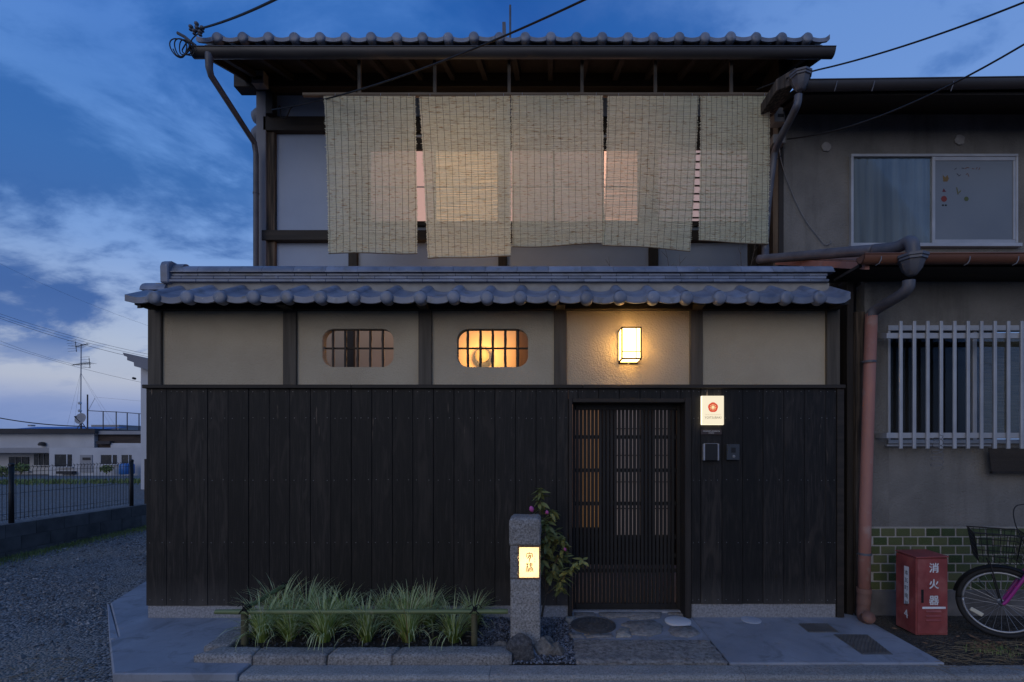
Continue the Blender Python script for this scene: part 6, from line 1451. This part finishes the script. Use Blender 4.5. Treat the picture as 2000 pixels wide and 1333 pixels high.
def lot_pt(r):
    x_ = r.uniform(-34, -19); yy = 25+r.gauss(0, 1.6)+.25*(x_+26); return Vector((x_, yy, lot_z(yy))) if mnoise.noise(Vector((x_*.5, yy*.5, 0))) > -.15 else None
weeds('lot_grass', 5200, lot_pt, .05, .26, 'green weeds in a strip across the gravel parking lot', 10, .02)
# ================================================================== FAR BUILDINGS
def bx(mb, pxa, pxb, pya, pyb, d, dep): return mb.box(PX(pxa, d), PX(pxb, d), d, d+dep, PZ(pyb, d), PZ(pya, d))
D1 = 47
wa = thing('warehouse', (PX(60, D1), D1, -1.35), 'long flat roofed pale building far across the parking lot', 'building')
obj('fascia', bx(MB(), -420, 185, 837.5, 847, D1-.6, 9), M['bdark'], wa)
obj('wall', bx(MB(), -420, 184, 847.2, 875, D1, 8), M['bwhite'], wa)
obj('canopy', bx(MB(), -420, 96, 875.2, 885, D1-.8, 2), M['bgrey'], wa)
obj('wall', bx(MB(), -420, 184, 885.2, 940, D1+1.0, 7), M['bwhite'], wa)
for a, c, y0_, y1_ in ((-90, -50, 888, 920), (-40, -8, 888, 918), (17, 55, 893, 921), (66, 95, 887, 909)):
    wf = obj('window', bx(MB(), a, c, y0_, y1_, D1+.9, .09), M['bglass'], wa); obj('sill', bx(MB(), a-1, c+1, y1_+.1, y1_+2, D1+.75, .24), M['bwhite'], wf)
    for k in range(1, 3): q_ = a+(c-a)*k/3; obj('muntin', bx(MB(), q_-.4, q_+.4, y0_, y1_, D1+.85, .045), M['bgrey'], wf)
obj('lamp_hood', MB().lathe(P(82, 868, D1-.2), (0, 0, 1), [(.25, -.15), (.3, 0), (.2, .18), (.05, .22)], 12), M['bdark'], wa, smooth=1)
D2 = 45.5
rw = thing('rusty_shed', (PX(230, D1), D1, -1.35), 'rusty dark shed with a grey roof edge behind the white facade', 'shed')
obj('wall', bx(MB(), 186, 300, 849, 875, D1+.4, 6), M['brust'], rw); obj('roof', bx(MB(), 184.5, 300, 842, 848.8, D1-.2, 7), M['bgrey'], rw); obj('sign_board', bx(MB(), 216, 275, 866, 876, D1+.1, .25), M['bwhite'], rw); obj('step', bx(MB(), 188, 214, 862, 868, D1-.1, .45), M['bdark'], rw)
wb = thing('white_facade', (PX(190, D2), D2, -1.35), 'low white building with dark windows beyond the mesh fence', 'building')
obj('wall', bx(MB(), 96, 330, 875, 931, D2, 1.2), M['bwhite'], wb)
for a, c, y0_, y1_ in ((107, 139, 888, 912), (197, 227, 889, 907), (237.5, 256, 889, 906)):
    wf = obj('window', bx(MB(), a, c, y0_, y1_, D2-.06, .055), M['bglass'], wb); obj('sill', bx(MB(), a-1, c+1, y1_+.05, y1_+1.6, D2-.2, .195), M['bwhite'], wf); obj('frame', bx(MB(), a+(c-a)*.70, a+(c-a)*.76, y0_, y1_, D2-.1, .035), M['bwhite'], wf); obj('frame', bx(MB(), a-.6, a, y0_, y1_, D2-.1, .095), M['bgrey'], wf)
dd = obj('door', bx(MB(), 156, 180, 889, 923, D2-.06, .055), M['bgrey'], wb); obj('panel', bx(MB(), 161, 176, 894, 899, D2-.1, .035), M['bdark'], dd)
obj('planter_ledge', bx(MB(), 109, 140, 921, 926, D2-.5, .45), M['bdark'], wb); obj('base_ledge', bx(MB(), 96, 232, 931.2, 934, D2-.6, 1.9), M['bdark'], wb)
bt = P(248, 916, D2-1.2); obj('water_tank', MB().lathe((bt.x, bt.y, bt.z-.5), (0, 0, 1), [(.50, 0), (.56, .08), (.56, .85), (.50, .95), (.2, 1.0)], 20), M['bluetank'], None, smooth=.7, base=True, label='bright blue plastic tank standing against the far white building', cat='tank')
def shrub(label, px_, py_, d_, r_, seed):
    r = random.Random(seed); c = P(px_, py_, d_); t_ = thing('shrub', (c.x, c.y, c.z-r_), label, 'shrub', 'dark shrubs across the parking lot'); b = MB()
    for _ in range(260):
        v_ = Vector((r.gauss(0, 1), r.gauss(0, .7), r.gauss(0, .6))); v_ = v_.normalized()*r.uniform(.3, 1)*r_; v_.x *= 1.5; p = c+v_; a = Vector((r.uniform(-1, 1), r.uniform(-1, 1), r.uniform(-1, 1))).normalized()*.10; e = a.orthogonal().normalized()*.06; b.add([p-a, p+e, p+a, p-e], [(0, 1, 2, 3)])
    obj('foliage', b, M['weed'], t_, recalc=False)
    obj('stem', MB().tube([(c.x, c.y, c.z-r_*1.3), (c.x, c.y, c.z)], .04, 6), M['bark'], t_)
shrub('dark shrub at the far building beyond the middle fence post', 42, 914, 40, .40, 1); shrub('dark shrub at the edge of the view by the far building', 4, 921, 40, .5, 2); shrub('low dark bush under the window of the white building', 208, 916, 44.5, .40, 3)
br_ = thing('blue_roof_house', (PX(120, 70), 70, -1.4), 'house with a bright blue sheet roof behind the long pale building', 'house')
obj('roof', MB().prism([(PX(18, 70), 70, PZ(838.5, 70)), (PX(30, 70), 73, PZ(832.5, 70)), (PX(30, 70), 73, PZ(834, 70)), (PX(18, 70), 70, PZ(840, 70))], (PX(206, 70)-PX(24, 70), 0, 0)), M['blueroof'], br_); obj('wall', bx(MB(), 24, 205, 840.2, 930, 70.2, 6), M['bwhite'], br_); obj('vent', bx(MB(), 54, 61, 830, 833, 73, .6), M['bgrey'], br_)
bb_ = thing('beige_block', (PX(205, 90), 90, -1.4), 'small beige flat block on the skyline behind the ball netting', 'building')
obj('wall', bx(MB(), 178, 232, 831.5, 930, 90, 8), M['bgrey'], bb_); obj('parapet', bx(MB(), 177.5, 232.5, 830, 831.4, 89.9, 8.2), M['bwhite'], bb_)
# white house at the corner of the lot
WD = 18
wh_ = thing('white_house', (PX(300, WD), WD, -.5), 'white gabled house wall peeping out behind the plank wall', 'house')
obj('wall', MB().box(PX(275, WD), PX(275, WD)+6, WD, WD+7, -1.4, PZ(706, WD)), M['bwhite'], wh_)
xe = PX(253.5, WD)
obj('roof', MB().prism([(xe, WD-.3, PZ(692, WD)), (xe+4, WD-.3, PZ(692, WD)-.95), (xe+4, WD-.3, PZ(692, WD)-1.45), (xe+.42, WD-.3, PZ(692, WD)-.50), (xe+.40, WD-.3, PZ(692, WD)-.36), (xe+.16, WD-.3, PZ(692, WD)-.28), (xe+.16, WD-.3, PZ(692, WD)-.16), (xe+.05, WD-.3, PZ(692, WD)-.12)], (0, 8, 0)), M['siding'], wh_)
# antenna mast, dish
AD = 46.5; ax = PX(157.5, AD)
an = thing('antenna_mast', (ax, AD, PZ(838, AD)), 'tall television mast with two yagi antennas on the far roof', 'antenna')
obj('pole', MB().tube([(ax, AD, PZ(840, AD)), (ax+.05, AD, PZ(673, AD))], .042, 8), M['bgrey'], an, smooth=2)
def yagi(p0, p1, cross, el, n_, vert):
    o = obj('boom', MB().tube([p0, p1], .035, 6), M['bdark'], an); 
    for k in range(n_):
        t = k/(n_-1); c = p0.lerp(p1, t*.32+.68) if False else p0.lerp(p1, t); l_ = el*(1-.75*t); obj('element', MB().tube([c-Vector((0, l_, 0)), c+Vector((0, l_, 0))], .016, 4), M['bdark'], an)
    c = p0.lerp(p1, .06); obj('reflector_bar', MB().tube([c+Vector((-.05, 0, vert)), c+Vector((.05, 0, -vert))], .028, 5), M['bdark'], an)
    for sg in (-1, -.5, .5, 1): cc = c+Vector((-.05*sg, 0, vert*sg)); obj('element', MB().tube([cc-Vector((.45, .4, .03)), cc+Vector((.45, -.4, .03))], .014, 4), M['bdark'], an)
yagi(P(147, 678, AD), P(172, 672, AD), 0, .7, 7, .50); yagi(P(177, 709, AD), P(142, 713.5, AD), 0, .6, 9, .50)
for py_ in (788, 803): obj('booster', MB().lathe((ax, AD-.08, PZ(py_, AD)), (0, 0, 1), [(.10, -.12), (.14, -.06), (.14, .08), (.06, .14)], 10), M['bwhite'], an, smooth=1)
for px_ in (105, 120, 205, 215): obj('guy_wire', MB().tube([(ax, AD, PZ(728, AD)), (PX(px_, AD), AD+(.8 if px_ > 150 else 1.2), PZ(838, AD))], .008, 3), M['bgrey'], an)
sdish = thing('satellite_dish', (ax, AD-.4, PZ(836, AD)), 'round grey satellite dish at the foot of the television mast', 'satellite dish')
c = P(157.5, 818, AD-.4); obj('dish', MB().lathe(c, (0, -1, .25), [(.02, -.10), (.30, -.07), (.48, -.01), (.535, .04), (.52, .045), (.28, -.04), (.02, -.07)], 28), M['bgrey'], sdish, smooth=1)
obj('feed_arm', MB().tube([c+Vector((0, 0, -.4)), c+Vector((0, -.55, .12))], .03, 6), M['bdark'], sdish); obj('feed_horn', MB().lathe(c+Vector((0, -.55, .14)), (0, 1, -.2), [(.05, -.05), (.09, .05), (.06, .12)], 10), M['bdark'], sdish, smooth=1)
for sg in (-1, 0, 1): obj('leg', MB().tube([c+Vector((0, .1, -.3)), c+Vector((.45*sg, .1, PZ(838, AD)-c.z))], .03, 6), M['bdark'], sdish)
# ball-game netting
ND = 62
nf = thing('ball_netting', (PX(220, ND), ND, -1.4), 'tall steel posts with netting on the skyline behind the roofs', 'fence')
for px_, py_ in ((171.5, 802), (201.5, 803.5), (227, 804), (248.5, 806), (271.5, 808)): obj('post', MB().tube([(PX(px_, ND), ND, -1.4), (PX(px_, ND), ND, PZ(py_, ND))], .055, 8), M['brust'], nf, smooth=2)
obj('post', MB().tube([(PX(185.5, ND), ND-1, -1.4), (PX(185.5, ND), ND-1, PZ(771, ND-1))], .075, 8), M['brust'], nf, smooth=2)
obj('rail', MB().tube([P(171.5, 802.5, ND), P(201.5, 804, ND), P(227, 805, ND), P(248.5, 806.5, ND), P(285, 809.5, ND)], .045, 6), M['brust'], nf)
b = MB()
for k in range(60):
    xx = PX(171.5, ND)+k*.13; b.tube([(xx, ND+.05, PZ(803+k*.06, ND)), (xx, ND+.05, -1.0)], .004, 3, cap=False)
obj('net', b, M['bgrey'], nf, kind='stuff', recalc=False)
obj('guy_wire', MB().tube([P(185.5, 778, ND-1), P(173, 801, ND)], .02, 4), M['bgrey'], nf); obj('guy_wire', MB().tube([P(185.5, 776, ND-1), P(300, 786, ND)], .014, 4), M['bgrey'], nf)
# overhead lines
for k, (a, c, d_, r_, lb) in enumerate((((-60, 592), (330, 700), 26, .008, 'topmost line of the trio of overhead wires beyond the alley'), ((-60, 597), (330, 705), 26, .008, 'middle line of the trio of overhead wires beyond the alley'), ((-60, 600), (330, 713), 26, .010, 'lowest line of the trio of overhead wires beyond the alley'),
      ((-60, 640), (176, 719), 30, .007, 'overhead wire passing behind the lower antenna arms'), ((-60, 652), (320, 756), 30, .008, 'long single overhead wire with a small joint near the white house'), ((-60, 804), (165, 833), 36, .04, 'thick bundled cable sloping down to the far blue roof'), ((-60, 485), (330, 650), 24, .004, 'faint highest wire across the pale clouds'))):
    obj('overhead_wire', MB().tube(wirepts(P(*a, d_), P(*c, d_), .25, 20), r_, 5), M['wire'], None, smooth=2, label=lb, cat='wire', group='overhead wires beyond the alley')
obj('wire_joint', MB().lathe(P(262, 739.5, 30), (1, 0, -.25), [(.02, -.12), (.07, -.08), (.07, .08), (.02, .12)], 8), M['wire'], bpy.data.objects['overhead_wire.004'])
